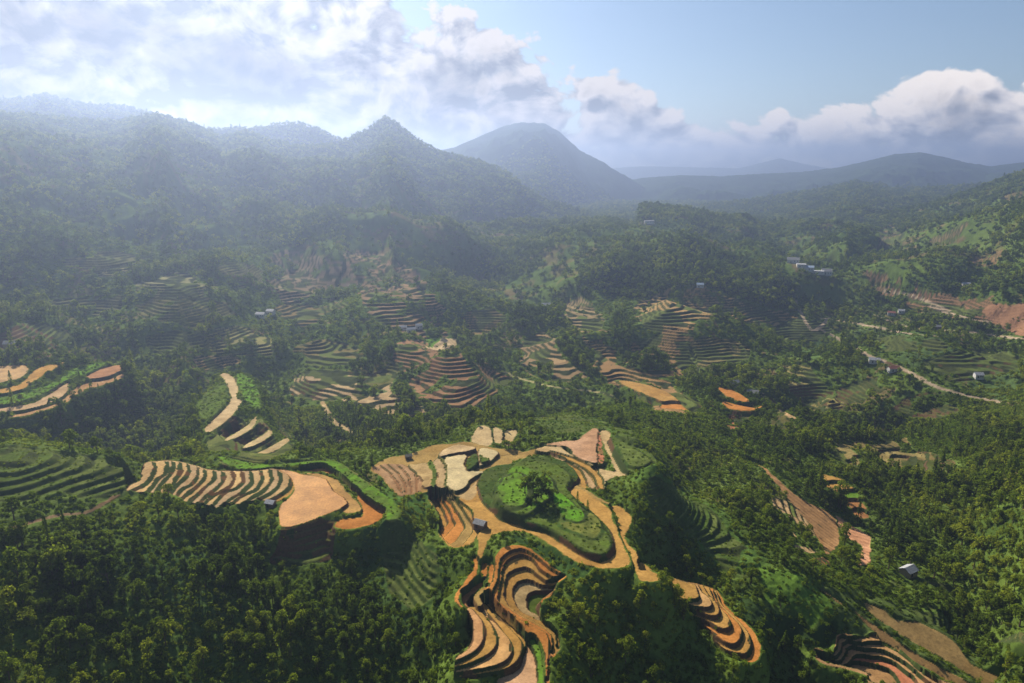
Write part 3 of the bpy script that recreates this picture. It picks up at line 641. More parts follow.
def simple(name, col, rough=.8, spec=.3, nscale=2.0, namp=.3):
    m, N, K = new_mat(name)
    out = N.new('ShaderNodeOutputMaterial'); b = N.new('ShaderNodeBsdfPrincipled')
    g = N.new('ShaderNodeNewGeometry'); n = N.new('ShaderNodeTexNoise'); n.inputs['Scale'].default_value = nscale; n.inputs['Detail'].default_value = 4
    K.new(g.outputs['Position'], n.inputs['Vector'])
    mr = N.new('ShaderNodeMapRange'); mr.inputs[1].default_value = .3; mr.inputs[2].default_value = .7; mr.inputs[3].default_value = 1 - namp; mr.inputs[4].default_value = 1 + namp
    K.new(n.outputs['Fac'], mr.inputs[0])
    c = N.new('ShaderNodeVectorMath'); c.operation = 'SCALE'; c.inputs[0].default_value = col
    K.new(mr.outputs[0], c.inputs['Scale']); K.new(c.outputs[0], b.inputs['Base Color'])
    b.inputs['Roughness'].default_value = rough; b.inputs['Specular IOR Level'].default_value = spec
    K.new(b.outputs[0], out.inputs['Surface'])
    return m
def leaf_mat(name, c0, c1, c2, trans=.3):
    m, N, K = new_mat(name)
    out = N.new('ShaderNodeOutputMaterial')
    oi = N.new('ShaderNodeObjectInfo')
    rp = N.new('ShaderNodeValToRGB'); e = rp.color_ramp.elements
    e[0].color = (*c0, 1); e[1].color = (*c2, 1); x = e.new(.55); x.color = (*c1, 1)
    g = N.new('ShaderNodeNewGeometry')
    zn = N.new('ShaderNodeTexNoise'); zn.inputs['Scale'].default_value = .018; zn.inputs['Detail'].default_value = 3
    K.new(g.outputs['Position'], zn.inputs['Vector'])
    zm = N.new('ShaderNodeMapRange'); zm.inputs[1].default_value = .36; zm.inputs[2].default_value = .64; zm.inputs[3].default_value = -.15; zm.inputs[4].default_value = .55
    K.new(zn.outputs['Fac'], zm.inputs[0])
    ma = N.new('ShaderNodeMath'); ma.operation = 'MULTIPLY_ADD'; ma.inputs[1].default_value = .6; ma.use_clamp = True
    K.new(oi.outputs['Random'], ma.inputs[0]); K.new(zm.outputs[0], ma.inputs[2]); K.new(ma.outputs[0], rp.inputs[0])
    n = N.new('ShaderNodeTexNoise'); n.inputs['Scale'].default_value = .5; n.inputs['Detail'].default_value = 3
    K.new(g.outputs['Position'], n.inputs['Vector'])
    mr = N.new('ShaderNodeMapRange'); mr.inputs[1].default_value = .3; mr.inputs[2].default_value = .7; mr.inputs[3].default_value = .6; mr.inputs[4].default_value = 1.4
    K.new(n.outputs['Fac'], mr.inputs[0])
    c = N.new('ShaderNodeVectorMath'); c.operation = 'SCALE'
    K.new(rp.outputs[0], c.inputs[0]); K.new(mr.outputs[0], c.inputs['Scale'])
    d = N.new('ShaderNodeBsdfDiffuse'); t = N.new('ShaderNodeBsdfTranslucent'); mix = N.new('ShaderNodeMixShader')
    mix.inputs[0].default_value = trans
    K.new(c.outputs[0], d.inputs[0])
    tc = N.new('ShaderNodeVectorMath'); tc.operation = 'MULTIPLY'; tc.inputs[1].default_value = (1.5, 1.5, .7)
    K.new(c.outputs[0], tc.inputs[0]); K.new(tc.outputs[0], t.inputs[0])
    K.new(d.outputs[0], mix.inputs[1]); K.new(t.outputs[0], mix.inputs[2]); K.new(mix.outputs[0], out.inputs['Surface'])
    return m
LEAF = leaf_mat('leaves', (.048, .078, .010), (.112, .155, .016), (.21, .24, .026), .44)
BUSH = leaf_mat('bush_leaves', (.065, .105, .013), (.115, .168, .018), (.19, .225, .028), .42)
BARK = simple('bark', (.10, .075, .05), .9, .1)

SC = bpy.context.scene.collection
def mesh_obj(name, verts, faces, mats, mi=None, parent=None, smooth=False, link=True):
    me = bpy.data.meshes.new(name)
    me.from_pydata([tuple(map(float, v)) for v in verts], [], faces)
    for m in (mats if isinstance(mats, (list, tuple)) else [mats]):
        me.materials.append(m)
    if mi is not None:
        me.polygons.foreach_set('material_index', mi)
    if smooth:
        me.polygons.foreach_set('use_smooth', [True] * len(me.polygons))
    o = bpy.data.objects.new(name, me)
    if link:
        SC.objects.link(o)
    if parent:
        o.parent = parent
    return o
def tag(o, label=None, cat=None, group=None, kind=None):
    for k, v in (('label', label), ('category', cat), ('group', group), ('kind', kind)):
        if v:
            o[k] = v
    return o

# ------------------------------------------------------------------ ground, hills and terrace objects
VID = np.arange(NY * NT).reshape(NY, NT)
V = np.stack([XG.ravel(), YG.ravel(), Z.ravel() + CAMZ], 1).astype(np.float32)
C4 = np.concatenate([COL.reshape(-1, 3), np.ones((NY * NT, 1), np.float32)], 1).astype(np.float32)
Wf = WET.ravel()
fg = GRP[:-1, :-1].copy()
fg = np.maximum(fg, 0)
HILL = 1000
fg = np.where((fg == 0) & (YG[:-1, :-1] > 1250), HILL, fg)
Fq = np.stack([VID[:-1, :-1], VID[:-1, 1:], VID[1:, 1:], VID[1:, :-1]], -1)
def grid_obj(name, sel):
    f = Fq[sel]
    ids, inv = np.unique(f.ravel(), return_inverse=True)
    me = bpy.data.meshes.new(name)
    me.vertices.add(len(ids)); me.vertices.foreach_set('co', V[ids].ravel())
    nf = len(f)
    me.loops.add(nf * 4); me.loops.foreach_set('vertex_index', inv.astype(np.int32))
    me.polygons.add(nf); me.polygons.foreach_set('loop_start', np.arange(0, nf * 4, 4, dtype=np.int32))
    me.polygons.foreach_set('use_smooth', np.ones(nf, bool))
    me.update()
    a = me.attributes.new('tint', 'FLOAT_COLOR', 'POINT'); a.data.foreach_set('color', C4[ids].ravel())
    a = me.attributes.new('wet', 'FLOAT', 'POINT'); a.data.foreach_set('value', Wf[ids])
    me.materials.append(GM)
    o = bpy.data.objects.new(name, me); SC.objects.link(o)
    return o
tag(grid_obj('terrain', fg == 0), 'green valley ground between and around the rice terraces', 'terrain', kind='structure')
tag(grid_obj('hills', fg == HILL), 'hazy forested mountains and ridges closing the valley', 'hills', kind='structure')
INFO = {
 'ct': ('rice_terrace', 'tan paddies and broad mud path winding round the green knoll'),
 'st': ('rice_terrace', 'curved orange mud steps falling from the knoll to the bottom edge'),
 'uf': ('rice_terrace', 'three small tan paddies behind the pale ponds'),
 'er': ('rice_terrace', 'narrow tan ribbon of mud running down right of the knoll'),
 'ls': ('rice_terrace', 'row of narrow crescent steps left of the big orange pond'),
 'lp': ('rice_terrace', 'big tan pond with an orange rim above dark steps'),
 'rl': ('rice_terrace', 'orange tongue shaped steps on the spur right of the centre'),
 'bs': ('rice_terrace', 'brown bare slope with small steps left of the red track'),
 'gs': ('rice_terrace', 'short stair of small brown and green plots above the red track'),
 'gd': ('rice_terrace', 'olive grassy steps above the dense forest on the right'),
 'bb': ('rice_terrace', 'tan slope with dark wavy steps at the lower right'),
 'lm': ('rice_terrace', 'tan steps and pond at the left edge behind the grassy ridge'),
 'ld': ('rice_terrace', 'pale winding paddy with steps left of the dark valley trees'),
 'm3': ('rice_terrace', 'shiny narrow paddies on the low spur left of centre'),
 'm4': ('rice_terrace', 'triangular brown stair with a pale pond on top'),
 'm5': ('rice_terrace', 'small pointed terrace hill in the middle of the valley'),
 'm6': ('rice_terrace', 'narrow terrace strip below the white roofed house'),
 'm7': ('rice_terrace', 'broad fan of tan terraces under the dark wooded hill'),
 'm8': ('rice_terrace', 'brown terraces with tan ponds below the broad fan'),
 'm9': ('rice_terrace', 'orange strips of field below the two farmhouses'),
 'm10': ('rice_terrace', 'olive terraced hillock right of the farmhouses'),
 'm11': ('rice_terrace', 'olive terraces beside the forest on the right'),
 'm12': ('rice_terrace', 'hazy pale terraces on the far left slope'),
 'm13': ('rice_terrace', 'hazy terraces stepping down the ridge left of centre'),
 'm14': ('rice_terrace', 'scattered green and brown terraces on the left slope'),
 'rq': ('rice_terrace', 'small green and brown terraces scattered over the right half of the valley'),
 'lq': ('rice_terrace', 'faint hazy terraces scattered over the left slope'),
 'm15': ('rice_terrace', 'reddish bare fields on the hills at the right edge'),
 'rd': ('road', 'thin pale roads crossing the right side of the valley'),
 'tr': ('path', 'earth tracks between the fields'),
}
for i, g in enumerate(GN):
    if i and (fg == i).any():
        nm, lab = INFO[g]
        tag(grid_obj(nm, fg == i), lab, 'rice terrace' if nm == 'rice_terrace' else nm, kind='structure')


# ------------------------------------------------------------------ trees
def quads(P, Nn, size, r):
    """leaf clumps: one bent quad per point, facing Nn"""
    n = len(P)
    Nn = Nn / np.linalg.norm(Nn, axis=1, keepdims=True)
    a = r.normal(size=(n, 3)); a -= (a * Nn).sum(1, keepdims=True) * Nn; a /= np.linalg.norm(a, axis=1, keepdims=True)
    b = np.cross(Nn, a)
    s = size * r.uniform(.65, 1.35, (n, 1)); s2 = s * r.uniform(.5, .9, (n, 1))
    v = np.stack([P + a * s, P + b * s2 + Nn * s * .25, P - a * s, P - b * s2 + Nn * s * .25], 1).reshape(-1, 3)
    f = [(4 * i, 4 * i + 1, 4 * i + 2, 4 * i + 3) for i in range(n)]
    return v, f
def crown_data(form, seed, nq, qs):
    r = np.random.default_rng(seed)
    P, Nn = [], []
    if form in ('round', 'spread', 'tall'):
        hx, hz, cz = {'round': (.34, .34, .78), 'spread': (.42, .20, .62), 'tall': (.26, .62, 1.10)}[form]
        nl = {'round': 9, 'spread': 10, 'tall': 11}[form]
        lobes = []
        for i in range(nl):
            d = r.normal(size=3); d /= np.linalg.norm(d); d *= r.uniform(.45, 1.0)
            lobes.append((np.array((d[0] * hx, d[1] * hx, cz + d[2] * hz)), r.uniform(.14, .24)))
        w = np.array([l[1] ** 2 for l in lobes]); w /= w.sum()
        for i in r.choice(nl, nq, p=w):
            c, rad = lobes[i]
            d = r.normal(size=3); d[2] = abs(d[2]) * 1.0 - .35 * r.random(); d /= np.linalg.norm(d)
            P.append(c + d * rad * r.uniform(.72, 1.12) * np.array((1, 1, .85)))
            Nn.append(d + r.normal(size=3) * .45 + np.array((0, 0, .25)))
    elif form == 'cone':
        for i in range(nq):
            h = r.random() ** 1.3
            rad = .36 * (1 - h) ** .85 * (.75 + .35 * math.sin(h * 38)) + .03
            a = r.random() * 6.283
            d = np.array((math.cos(a), math.sin(a), .35))
            k = r.uniform(.6, 1.08)
            P.append(np.array((d[0] * rad * k, d[1] * rad * k, .35 + 1.6 * h - rad * k * .35))); Nn.append(d + r.normal(size=3) * .4 + np.array((0, 0, .5)))
    elif form == 'plume':
        for c in range(13):
            a = r.random() * 6.283; lean = r.uniform(.10, .45); ht = r.uniform(1.0, 1.55)
            for k in range(nq // 13):
                s = r.uniform(.3, 1.0)
                x = lean * s ** 2.2
                p = np.array((math.cos(a) * x, math.sin(a) * x, ht * (s - .25 * lean * s ** 3)))
                p += r.normal(size=3) * .055 * (1.3 - .6 * s)
                P.append(p); Nn.append(r.normal(size=3) * .6 + np.array((math.cos(a) * .4, math.sin(a) * .4, .7)))
    else:                                            # bush
        for i in range(nq):
            d = r.normal(size=3); d[2] = abs(d[2]); d /= np.linalg.norm(d)
            k = r.uniform(.75, 1.1) * (.8 + .3 * math.sin(d[0] * 5 + seed) * math.sin(d[1] * 6))
            P.append(d * .5 * k * np.array((1, 1, .8))); Nn.append(d + r.normal(size=3) * .5)
    return quads(np.array(P), np.array(Nn), qs, r)
def trunk_data(form, seed):
    r = np.random.default_rng(seed + 500)
    top = {'round': .75, 'spread': .55, 'tall': 1.3, 'cone': 1.85, 'plume': .5}.get(form, .3)
    V_, F_ = [], []
    def limb(a, b, r0, r1):
        a, b = np.array(a), np.array(b)
        d = (b - a) / np.linalg.norm(b - a)
        x = np.cross(d, (0, 1, .01)); x /= np.linalg.norm(x); y = np.cross(d, x)
        o = len(V_)
        for c, rr in ((a, r0), ((a + b) / 2 + r.normal(size=3) * .012, (r0 + r1) / 2), (b, r1)):
            for k in range(6):
                q = k * math.pi / 3
                V_.append(c + (x * math.cos(q) + y * math.sin(q)) * rr)
        for ring in range(2):
            for k in range(6):
                F_.append((o + ring * 6 + k, o + ring * 6 + (k + 1) % 6, o + ring * 6 + 6 + (k + 1) % 6, o + ring * 6 + 6 + k))
    if form == 'plume':
        for c in range(7):
            a = r.random() * 6.283
            limb((math.cos(a) * .05, math.sin(a) * .05, -.15), (math.cos(a) * .16, math.sin(a) * .16, 1.0), .014, .008)
    else:
        limb((0, 0, -.2), (r.normal() * .02, r.normal() * .02, top), .045, .015)
        for k in range(4 if form != 'cone' else 0):
            a = k * 1.57 + r.random(); z0 = top * r.uniform(.45, .75)
            limb((0, 0, z0), (math.cos(a) * .24, math.sin(a) * .24, z0 + .25), .02, .007)
    return V_, F_
FORMS = ['round', 'round', 'spread', 'tall', 'cone', 'plume']
def joined(form, seed, nq, qs, mat, link=False, name='tree'):
    v, f = crown_data(form, seed, nq, qs)
    v = list(v); mi = [0] * len(f)
    if form != 'bush':
        tv, tf = trunk_data(form, seed)
        o = len(v)
        v += tv; f = f + [tuple(a + o for a in q) for q in tf]; mi += [1] * len(tf)
    return mesh_obj(name, v, f, [mat, BARK], mi, link=link)
def col_of(name, objs):
    c = bpy.data.collections.new(name)
    for o in objs:
        c.objects.link(o)
    return c
near_src = col_of('tree_kinds', [joined(fm_, 11 + i, 230, .075 if fm_ != 'plume' else .06, LEAF, name='tree_%s' % fm_) for i, fm_ in enumerate(FORMS)])
mid_src = col_of('tree_kinds_far', [joined(fm_, 41 + i, 110, .105, LEAF, name='tree_%s_far' % fm_) for i, fm_ in enumerate(FORMS[:5])])
bush_src = col_of('bush_kinds', [joined('bush', 71 + i, 70, .13, BUSH, name='bush') for i in range(4)])
DT = T[1] - T[0]
def sample(x, y):
    t = x / y
    j = (t - T[0]) / DT
    i = np.interp(np.log(y), L, np.arange(NY))
    j0 = np.clip(np.floor(j).astype(int), 0, NT - 2); i0 = np.clip(np.floor(i).astype(int), 0, NY - 2)
    a, b = i - i0, j - j0
    z = (Z[i0, j0] * (1 - b) + Z[i0, j0 + 1] * b) * (1 - a) + (Z[i0 + 1, j0] * (1 - b) + Z[i0 + 1, j0 + 1] * b) * a
    return z, np.clip(np.round(i).astype(int), 0, NY - 1), np.clip(np.round(j).astype(int), 0, NT - 1)
def jitter_grid(y0, y1, sp, tmax=.98):
    xm = y1 * tmax
    gx_, gy_ = np.meshgrid(np.arange(-xm, xm, sp), np.arange(y0, y1, sp))
    x = gx_.ravel() + rng.uniform(-.48, .48, gx_.size) * sp; y = gy_.ravel() + rng.uniform(-.48, .48, gx_.size) * sp
    k = (np.abs(x) < y * tmax) & (y > 152)
    return x[k], y[k]
def free(x, y, rad):
    ok = np.ones(len(x), bool)
    for dx, dy in ((0, 0), (1, 0), (-1, 0), (0, 1), (0, -1.3)):
        _, i, j = sample(x + dx * rad, y + dy * rad)
        ok &= OCC[i, j] == 0
    return ok
def pix(x, y, z):
    zz = y * CT - z * ST; up = y * ST + z * CT
    return 512 + F * x / zz, 341.5 - F * up / zz
HOUSE_XY = []
def clear_of_houses(x, y, rad):
    ok = np.ones(len(x), bool)
    for hx, hy, hr in HOUSE_XY:
        ok &= ((x - hx) ** 2 + (y - hy + hr * .5) ** 2) > (hr + rad) ** 2
    return ok

# ------------------------------------------------------------------ houses
def box(cx, cy, z0, sx, sy, sz):
    v = [(cx + a * sx / 2, cy + b * sy / 2, z0 + c * sz) for c in (0, 1) for a, b in ((-1, -1), (1, -1), (1, 1), (-1, 1))]
    return v, [(0, 3, 2, 1), (4, 5, 6, 7), (0, 1, 5, 4), (1, 2, 6, 5), (2, 3, 7, 6), (3, 0, 4, 7)]
WALLS = {'wood': simple('wood_wall', (.16, .11, .075), .85), 'white': simple('white_wall', (.55, .53, .49), .8, .3, .8, .08), 'earth': simple('earth_wall', (.38, .28, .17), .9)}
ROOFS = {'grey': simple('grey_roof', (.22, .22, .22), .7), 'pale': simple('pale_roof', (.34, .345, .35), .6), 'blue': simple('blue_roof', (.30, .38, .48), .5), 'red': simple('red_roof', (.30, .11, .07), .7), 'thatch': simple('thatch_roof', (.24, .20, .14), .95)}
DARK = simple('dark_opening', (.02, .02, .022), .4, .4)
def Hs(label, u, v, w, d, h, rot, wall, roof, group=None, name='house', cat='house', flat_roof=False, nwin=2):
    t, Y = hit2(u, v)
    x = t * Y
    z, _, _ = sample(np.array([x]), np.array([Y]))
    zc = float(z[0]) + CAMZ
    e = bpy.data.objects.new(name, None); SC.objects.link(e)
    e.location = (x, Y, zc); e.rotation_euler = (0, 0, rot)
    tag(e, label, cat, group)
    HOUSE_XY.append((x, Y, max(w, d) * .62 + (2.8 if Y < 430 else 0)))
    fd = 1.5                                              # footing carried down the slope
    if flat_roof:
        mesh_obj('wall', *box(0, 0, -fd, w, d, h + fd), WALLS[wall], parent=e)
        a = box(0, 0, h + .004, w + .5, d + .5, .3)
        mesh_obj('roof', *a, ROOFS[roof], parent=e)
    else:
        rh = d * .30
        v_, f_ = box(0, 0, -fd, w, d, h + fd)
        v_ += [(-w / 2, 0, h + rh), (w / 2, 0, h + rh)]
        f_ = [f for f in f_ if f != (4, 5, 6, 7)] + [(7, 4, 8), (5, 6, 9)]
        mesh_obj('wall', v_, f_, WALLS[wall], parent=e)
        o = .45; th = .14
        rv, rf = [], []
        for sgn in (-1, 1):
            ez = h - rh * (o / (d / 2))
            b = len(rv)
            y_e = sgn * (d / 2 + o)
            for dz in (.02, .02 + th):
                rv += [(-w / 2 - o, y_e, ez + dz), (w / 2 + o, y_e, ez + dz), (w / 2 + o, 0, h + rh + dz), (-w / 2 - o, 0, h + rh + dz)]
            rf += [tuple(b + q for q in f) for f in ((0, 1, 2, 3), (4, 7, 6, 5), (0, 4, 5, 1), (1, 5, 6, 2), (2, 6, 7, 3), (3, 7, 4, 0))]
        mesh_obj('roof', rv, rf, ROOFS[roof], parent=e)
    dw = min(1.3, w * .28)
    mesh_obj('door', *box(-w * .18, -d / 2 - .03, 0, dw, .1, min(2.1, h * .85)), DARK, parent=e)
    for k in range(nwin):
        mesh_obj('window', *box(w * (.12 + .24 * k), -d / 2 - .03, h * .38, min(1.1, w * .14), .1, h * .32), DARK, parent=e)
    return e
def hit2(u, v):
    t, s = TT(u, v), SS(v)
    j = int(np.clip(round((t - T[0]) / DT), 0, NT - 1))
    col = Z[:, j] / YR
    i = max(1, int(np.argmax(col >= s)))
    return t, float(YR[i])
Hs('small open field hut with grey roof on the mud path left of the green knoll', 480.5, 527, 5.2, 4.0, 2.4, -.5, 'wood', 'grey', name='field_hut', cat='hut', nwin=0)
Hs('small pale roofed hut between the crescent steps and the big tan pond', 271, 506, 4.2, 3.2, 2.2, -.3, 'wood', 'pale', name='field_hut', cat='hut', nwin=0)
Hs('tiny dark hut at the far rim of the flat tan paddies', 408.5, 459, 3.4, 2.8, 2.0, .4, 'wood', 'thatch', name='field_hut', cat='hut', nwin=0)
Hs('left of the two farmhouses above the orange field strips', 733, 386, 11, 7, 4.0, .25, 'earth', 'grey')
Hs('right of the two farmhouses, grey roofed, above the orange field strips', 752, 397, 11, 7.5, 4.4, -.35, 'wood', 'grey')
Hs('grey and white house by the dense forest right of the red track', 908, 574, 7.5, 6, 3.0, .5, 'earth', 'pale')
Hs('hazy house with a long white roof in the middle of the valley', 546, 307, 14, 9, 4, .1, 'white', 'pale')
Hs('house with a bluish roof on top of the broad terrace fan', 700, 287, 10, 7, 4, -.2, 'white', 'blue')
Hs('grey house in the trees at the left edge of the valley', 14, 347, 15, 8, 4, .2, 'earth', 'grey')
for lab, u, v, w in (('white house farthest left in the hamlet by the pale pond', 403, 330, 9), ('middle white house of the hamlet by the pale pond', 411, 332, 10), ('right house of the hamlet next to the pale pond', 419, 329, 8)):
    Hs(lab, u, v, w, 6, 4, .3, 'white', 'pale', 'hamlet houses by the pale pond')
for lab, u, v, w in (('left one of two pale houses in the hazy trees on the left slope', 261, 317, 12), ('right one of two pale houses in the hazy trees on the left slope', 271, 314, 10)):
    Hs(lab, u, v, w, 7, 4, -.2, 'white', 'pale', 'pale houses on the left slope')
for lab, u, v, w, rf_ in (('grey roofed house beside the lower thin road on the right', 874, 363, 13, 'pale'), ('red roofed house above the thin roads on the right', 891, 315, 12, 'red'), ('pale house next to the red roofed one above the roads', 901, 313, 10, 'pale'),
                     ('small white house in the meadow at the right edge', 978, 378, 9, 'pale'), ('dark roofed house where the two thin roads meet', 936, 329, 13, 'grey'), ('pale roofed house among the reddish fields on the right', 966, 286, 14, 'pale'), ('long pale house beside the red bare patch on the lower road', 893, 371, 14, 'red')):
    Hs(lab, u, v, w * .8, 6.5, 3.4, rng.uniform(-.4, .4), 'white' if rf_ != 'grey' else 'wood', rf_, 'houses along the thin roads on the right')
for k, (u, v, w) in enumerate(((787, 261, 15), (793, 263, 19), (801, 267, 14), (808, 271, 17), (817, 274, 20), (826, 276, 15))):
    Hs(['first long white building from the left in the row beyond the wooded hill', 'second long white building from the left in the row beyond the wooded hill', 'third long white building in the row beyond the wooded hill', 'fourth long white building in the row beyond the wooded hill', 'fifth long white building in the row beyond the wooded hill', 'rightmost long white building in the row beyond the wooded hill'][k],
       u, v, w, 9 + 2 * (k % 3), 4.5 + (k % 2), -.5 + .12 * (k % 3), 'white', ('pale', 'grey', 'pale', 'blue')[k % 4], 'white buildings beyond the wooded hill', flat_roof=k % 2 == 0, nwin=3)
Hs('tiny far white building on the ridge under the second peak', 649, 224, 22, 12, 6, 0, 'white', 'pale', flat_roof=True)

# ------------------------------------------------------------------ individual trees
def tree_proto(form, seed, nq, qs):
    e = bpy.data.objects.new('tree', None)
    v, f = crown_data(form, seed, nq, qs)
    cr_ = mesh_obj('crown', v, f, LEAF, link=False); cr_.parent = e
    tv, tf = trunk_data(form, seed)
    tr_ = mesh_obj('trunk', tv, tf, BARK, link=False); tr_.parent = e
    return e, [cr_, tr_]
PROTO = [tree_proto(f, 11 + i, 430, .058 if f != 'plume' else .05) for i, f in enumerate(FORMS)]
KIND = ['round leafy', 'dense rounded', 'low spreading', 'tall narrow', 'dark pointed', 'feathery plume-like']
TNAME = ['broadleaf_tree', 'broadleaf_tree', 'spreading_tree', 'tall_tree', 'conifer_tree', 'bamboo_clump']
def place_tree(k, x, y, z, s, sz, rot, label, group=None):
    e0, ch = PROTO[k]
    e = e0.copy(); e.name = TNAME[k]; SC.objects.link(e)
    e.location = (x, y, z + CAMZ - .1); e.rotation_euler = (0, 0, rot); e.scale = (s, s, sz)
    tag(e, label, 'tree', group)
    for c in ch:
        d = c.copy(); SC.objects.link(d); d.parent = e
    return e
def tree_at(k, u, v, s, sz, label, group=None):
    t, Y = hit2(u, v); x = t * Y
    z, _, _ = sample(np.array([x]), np.array([Y]))
    place_tree(k, x, Y, float(z[0]), s, sz, rng.uniform(0, 6.28), label, group)
for k, u, v, s, lab in ((1, 525, 494, 8, 'leftmost dark tree of the clump on the green knoll'), (3, 533, 497, 8, 'tall tree in the middle of the clump on the knoll'), (0, 541, 498, 9, 'largest round tree of the clump on the knoll'), (2, 549, 501, 8, 'rightmost tree of the clump beside the bright green bed'), (1, 536, 504, 7, 'front tree of the dark clump on the green knoll'), (1, 545, 490, 8, 'rear tree of the dark clump on the green knoll')):
    tree_at(k, u, v, s, s * 1.0, lab, 'trees on the green knoll')
tree_at(4, 577.5, 502, 3.0, 3.2, 'left of two small pointed trees on the path strip right of the knoll', 'small trees on the path strip')
tree_at(4, 587.5, 510, 2.8, 2.8, 'right of two small pointed trees on the path strip right of the knoll', 'small trees on the path strip')
tree_at(0, 70, 449, 9, 9, 'solitary pale round tree behind the grassy ridge on the left')

x, y = jitter_grid(160, 800, 3.7)
z, i, j = sample(x, y)
td = TD[i, j]
keep = (rng.random(len(x)) < td) & free(x, y, 1.7) & clear_of_houses(x, y, 2.0)
x, y, z, i, j = x[keep], y[keep], z[keep], i[keep], j[keep]
big = fbm(x, y, 60, 2, 207)
_f = np.zeros(len(x), bool)
for q_ in (3, 5.5, 8):
    _, i2, j2 = sample(x, y + q_); _f |= OCC[i2, j2] == 1
keep = ~(_f & (rng.random(len(x)) < .75))
x, y, z, i, j = x[keep], y[keep], z[keep], i[keep], j[keep]; big = big[keep]
size = (2.4 + 3.0 * big) * np.exp(rng.normal(0, .36, len(x))) * (1 + .25 * sstep(350, 700, y))
kind = rng.choice(6, len(x), p=[.36, .28, .18, .08, .02, .08])
cone_zone = fbm(x, y, 110, 2, 231) > .62
kind = np.where(cone_zone & (rng.random(len(x)) < .22), 4, kind)
hsc = rng.uniform(.8, 1.25, len(x))
hsc = np.where(sample(x, y - 6)[0] * 0 + (OCC[sample(x, y + 7)[1], sample(x, y + 7)[2]] == 1), hsc * .6, hsc)     # low scrub on the near rim of fields
u, v = pix(x, y, z + size * .6)
dist_ = np.sqrt(x * x + y * y + z * z)
app = size / dist_ * ((u > 2) & (u < 1022) & (v < 680) & (v > 300))
top300 = np.argsort(-app)[:292]
AREA = [(0, 130, 'in the dark lower left wood'), (130, 300, 'on the bushy slope below the crescent steps'), (300, 460, 'between the big tan pond and the orange mud steps'), (460, 560, 'beside the orange mud steps at the bottom'), (560, 700, 'between the mud steps and the tongue shaped steps'), (700, 830, 'below the shaded slope right of the tongue steps'), (830, 1030, 'at the lower right beside the tan slope')]
ind = np.zeros(len(x), bool); ind[top300] = True
for q_ in top300:
    ar = next(a for a in AREA if a[0] <= u[q_] < a[1])
    lb = KIND[kind[q_]] + (' bamboo clump ' if kind[q_] == 5 else ' tree ') + ar[2]
    place_tree(int(kind[q_]), float(x[q_]), float(y[q_]), float(z[q_]), float(size[q_]), float(size[q_] * hsc[q_]), rng.uniform(0, 6.28), lb, KIND[kind[q_]] + ' trees ' + ar[2])

# ------------------------------------------------------------------ the rest of the wood, undergrowth, far groves
def scatter(name, src, x, y, z, s, sz, kind, label, cat):
    n_ = len(x)
    me = bpy.data.meshes.new(name)
    me.vertices.add(n_); me.vertices.foreach_set('co', np.stack([x, y, z + CAMZ], 1).astype(np.float32).ravel())
    a = me.attributes.new('scl', 'FLOAT_VECTOR', 'POINT'); a.data.foreach_set('vector', np.stack([s, s, sz], 1).astype(np.float32).ravel())
    a = me.attributes.new('rot', 'FLOAT', 'POINT'); a.data.foreach_set('value', rng.uniform(0, 6.28, n_).astype(np.float32))
    a = me.attributes.new('kind', 'INT', 'POINT'); a.data.foreach_set('value', np.asarray(kind, np.int32))
    o = bpy.data.objects.new(name, me); SC.objects.link(o)
    tag(o, label, cat, kind='stuff')
    ng = bpy.data.node_groups.new(name + '_scatter', 'GeometryNodeTree')
    ng.interface.new_socket('Geometry', in_out='INPUT', socket_type='NodeSocketGeometry')
    ng.interface.new_socket('Geometry', in_out='OUTPUT', socket_type='NodeSocketGeometry')
    N, K = ng.nodes, ng.links
    gi, go = N.new('NodeGroupInput'), N.new('NodeGroupOutput')
    iop = N.new('GeometryNodeInstanceOnPoints'); ci = N.new('GeometryNodeCollectionInfo')
    ci.inputs['Collection'].default_value = src
    ci.inputs['Separate Children'].default_value = True; ci.inputs['Reset Children'].default_value = True
    def attr(nm, ty):
        q = N.new('GeometryNodeInputNamedAttribute'); q.data_type = ty; q.inputs['Name'].default_value = nm
        return q.outputs[0]
    cx = N.new('ShaderNodeCombineXYZ'); K.new(attr('rot', 'FLOAT'), cx.inputs[2])
    K.new(gi.outputs[0], iop.inputs['Points']); K.new(ci.outputs[0], iop.inputs['Instance'])
    iop.inputs['Pick Instance'].default_value = True
    K.new(attr('kind', 'INT'), iop.inputs['Instance Index']); K.new(cx.outputs[0], iop.inputs['Rotation']); K.new(attr('scl', 'FLOAT_VECTOR'), iop.inputs['Scale'])
    K.new(iop.outputs[0], go.inputs[0])
    md = o.modifiers.new('scatter', 'NODES'); md.node_group = ng
    return o
r_ = ~ind
# collection children come sorted by name, so look the index up
def index_map(src, names):
    order = sorted(o.name for o in src.objects)
    return np.array([order.index(nm) for nm in names])
nm_near = [o.name for o in near_src.objects]
scatter('forest', near_src, x[r_], y[r_], z[r_] - .1, size[r_], (size * hsc)[r_], index_map(near_src, nm_near)[kind[r_]], 'mixed trees covering the valley slopes', 'forest')
x, y = jitter_grid(790, 1650, 7.4)
z, i, j = sample(x, y)
keep = (rng.random(len(x)) < np.clip(TD[i, j] + .1, 0, .95)) & free(x, y, 2.5) & clear_of_houses(x, y, 4)
x, y, z = x[keep], y[keep], z[keep]
nm_mid = [o.name for o in mid_src.objects]
s = rng.uniform(6, 11, len(x))
scatter('distant_forest', mid_src, x, y, z - .3, s, s * rng.uniform(.8, 1.1, len(x)), index_map(mid_src, nm_mid)[rng.choice(5, len(x), p=[.42, .36, .16, .05, .01])], 'hazy trees on the farther slopes and the wooded hill', 'forest')
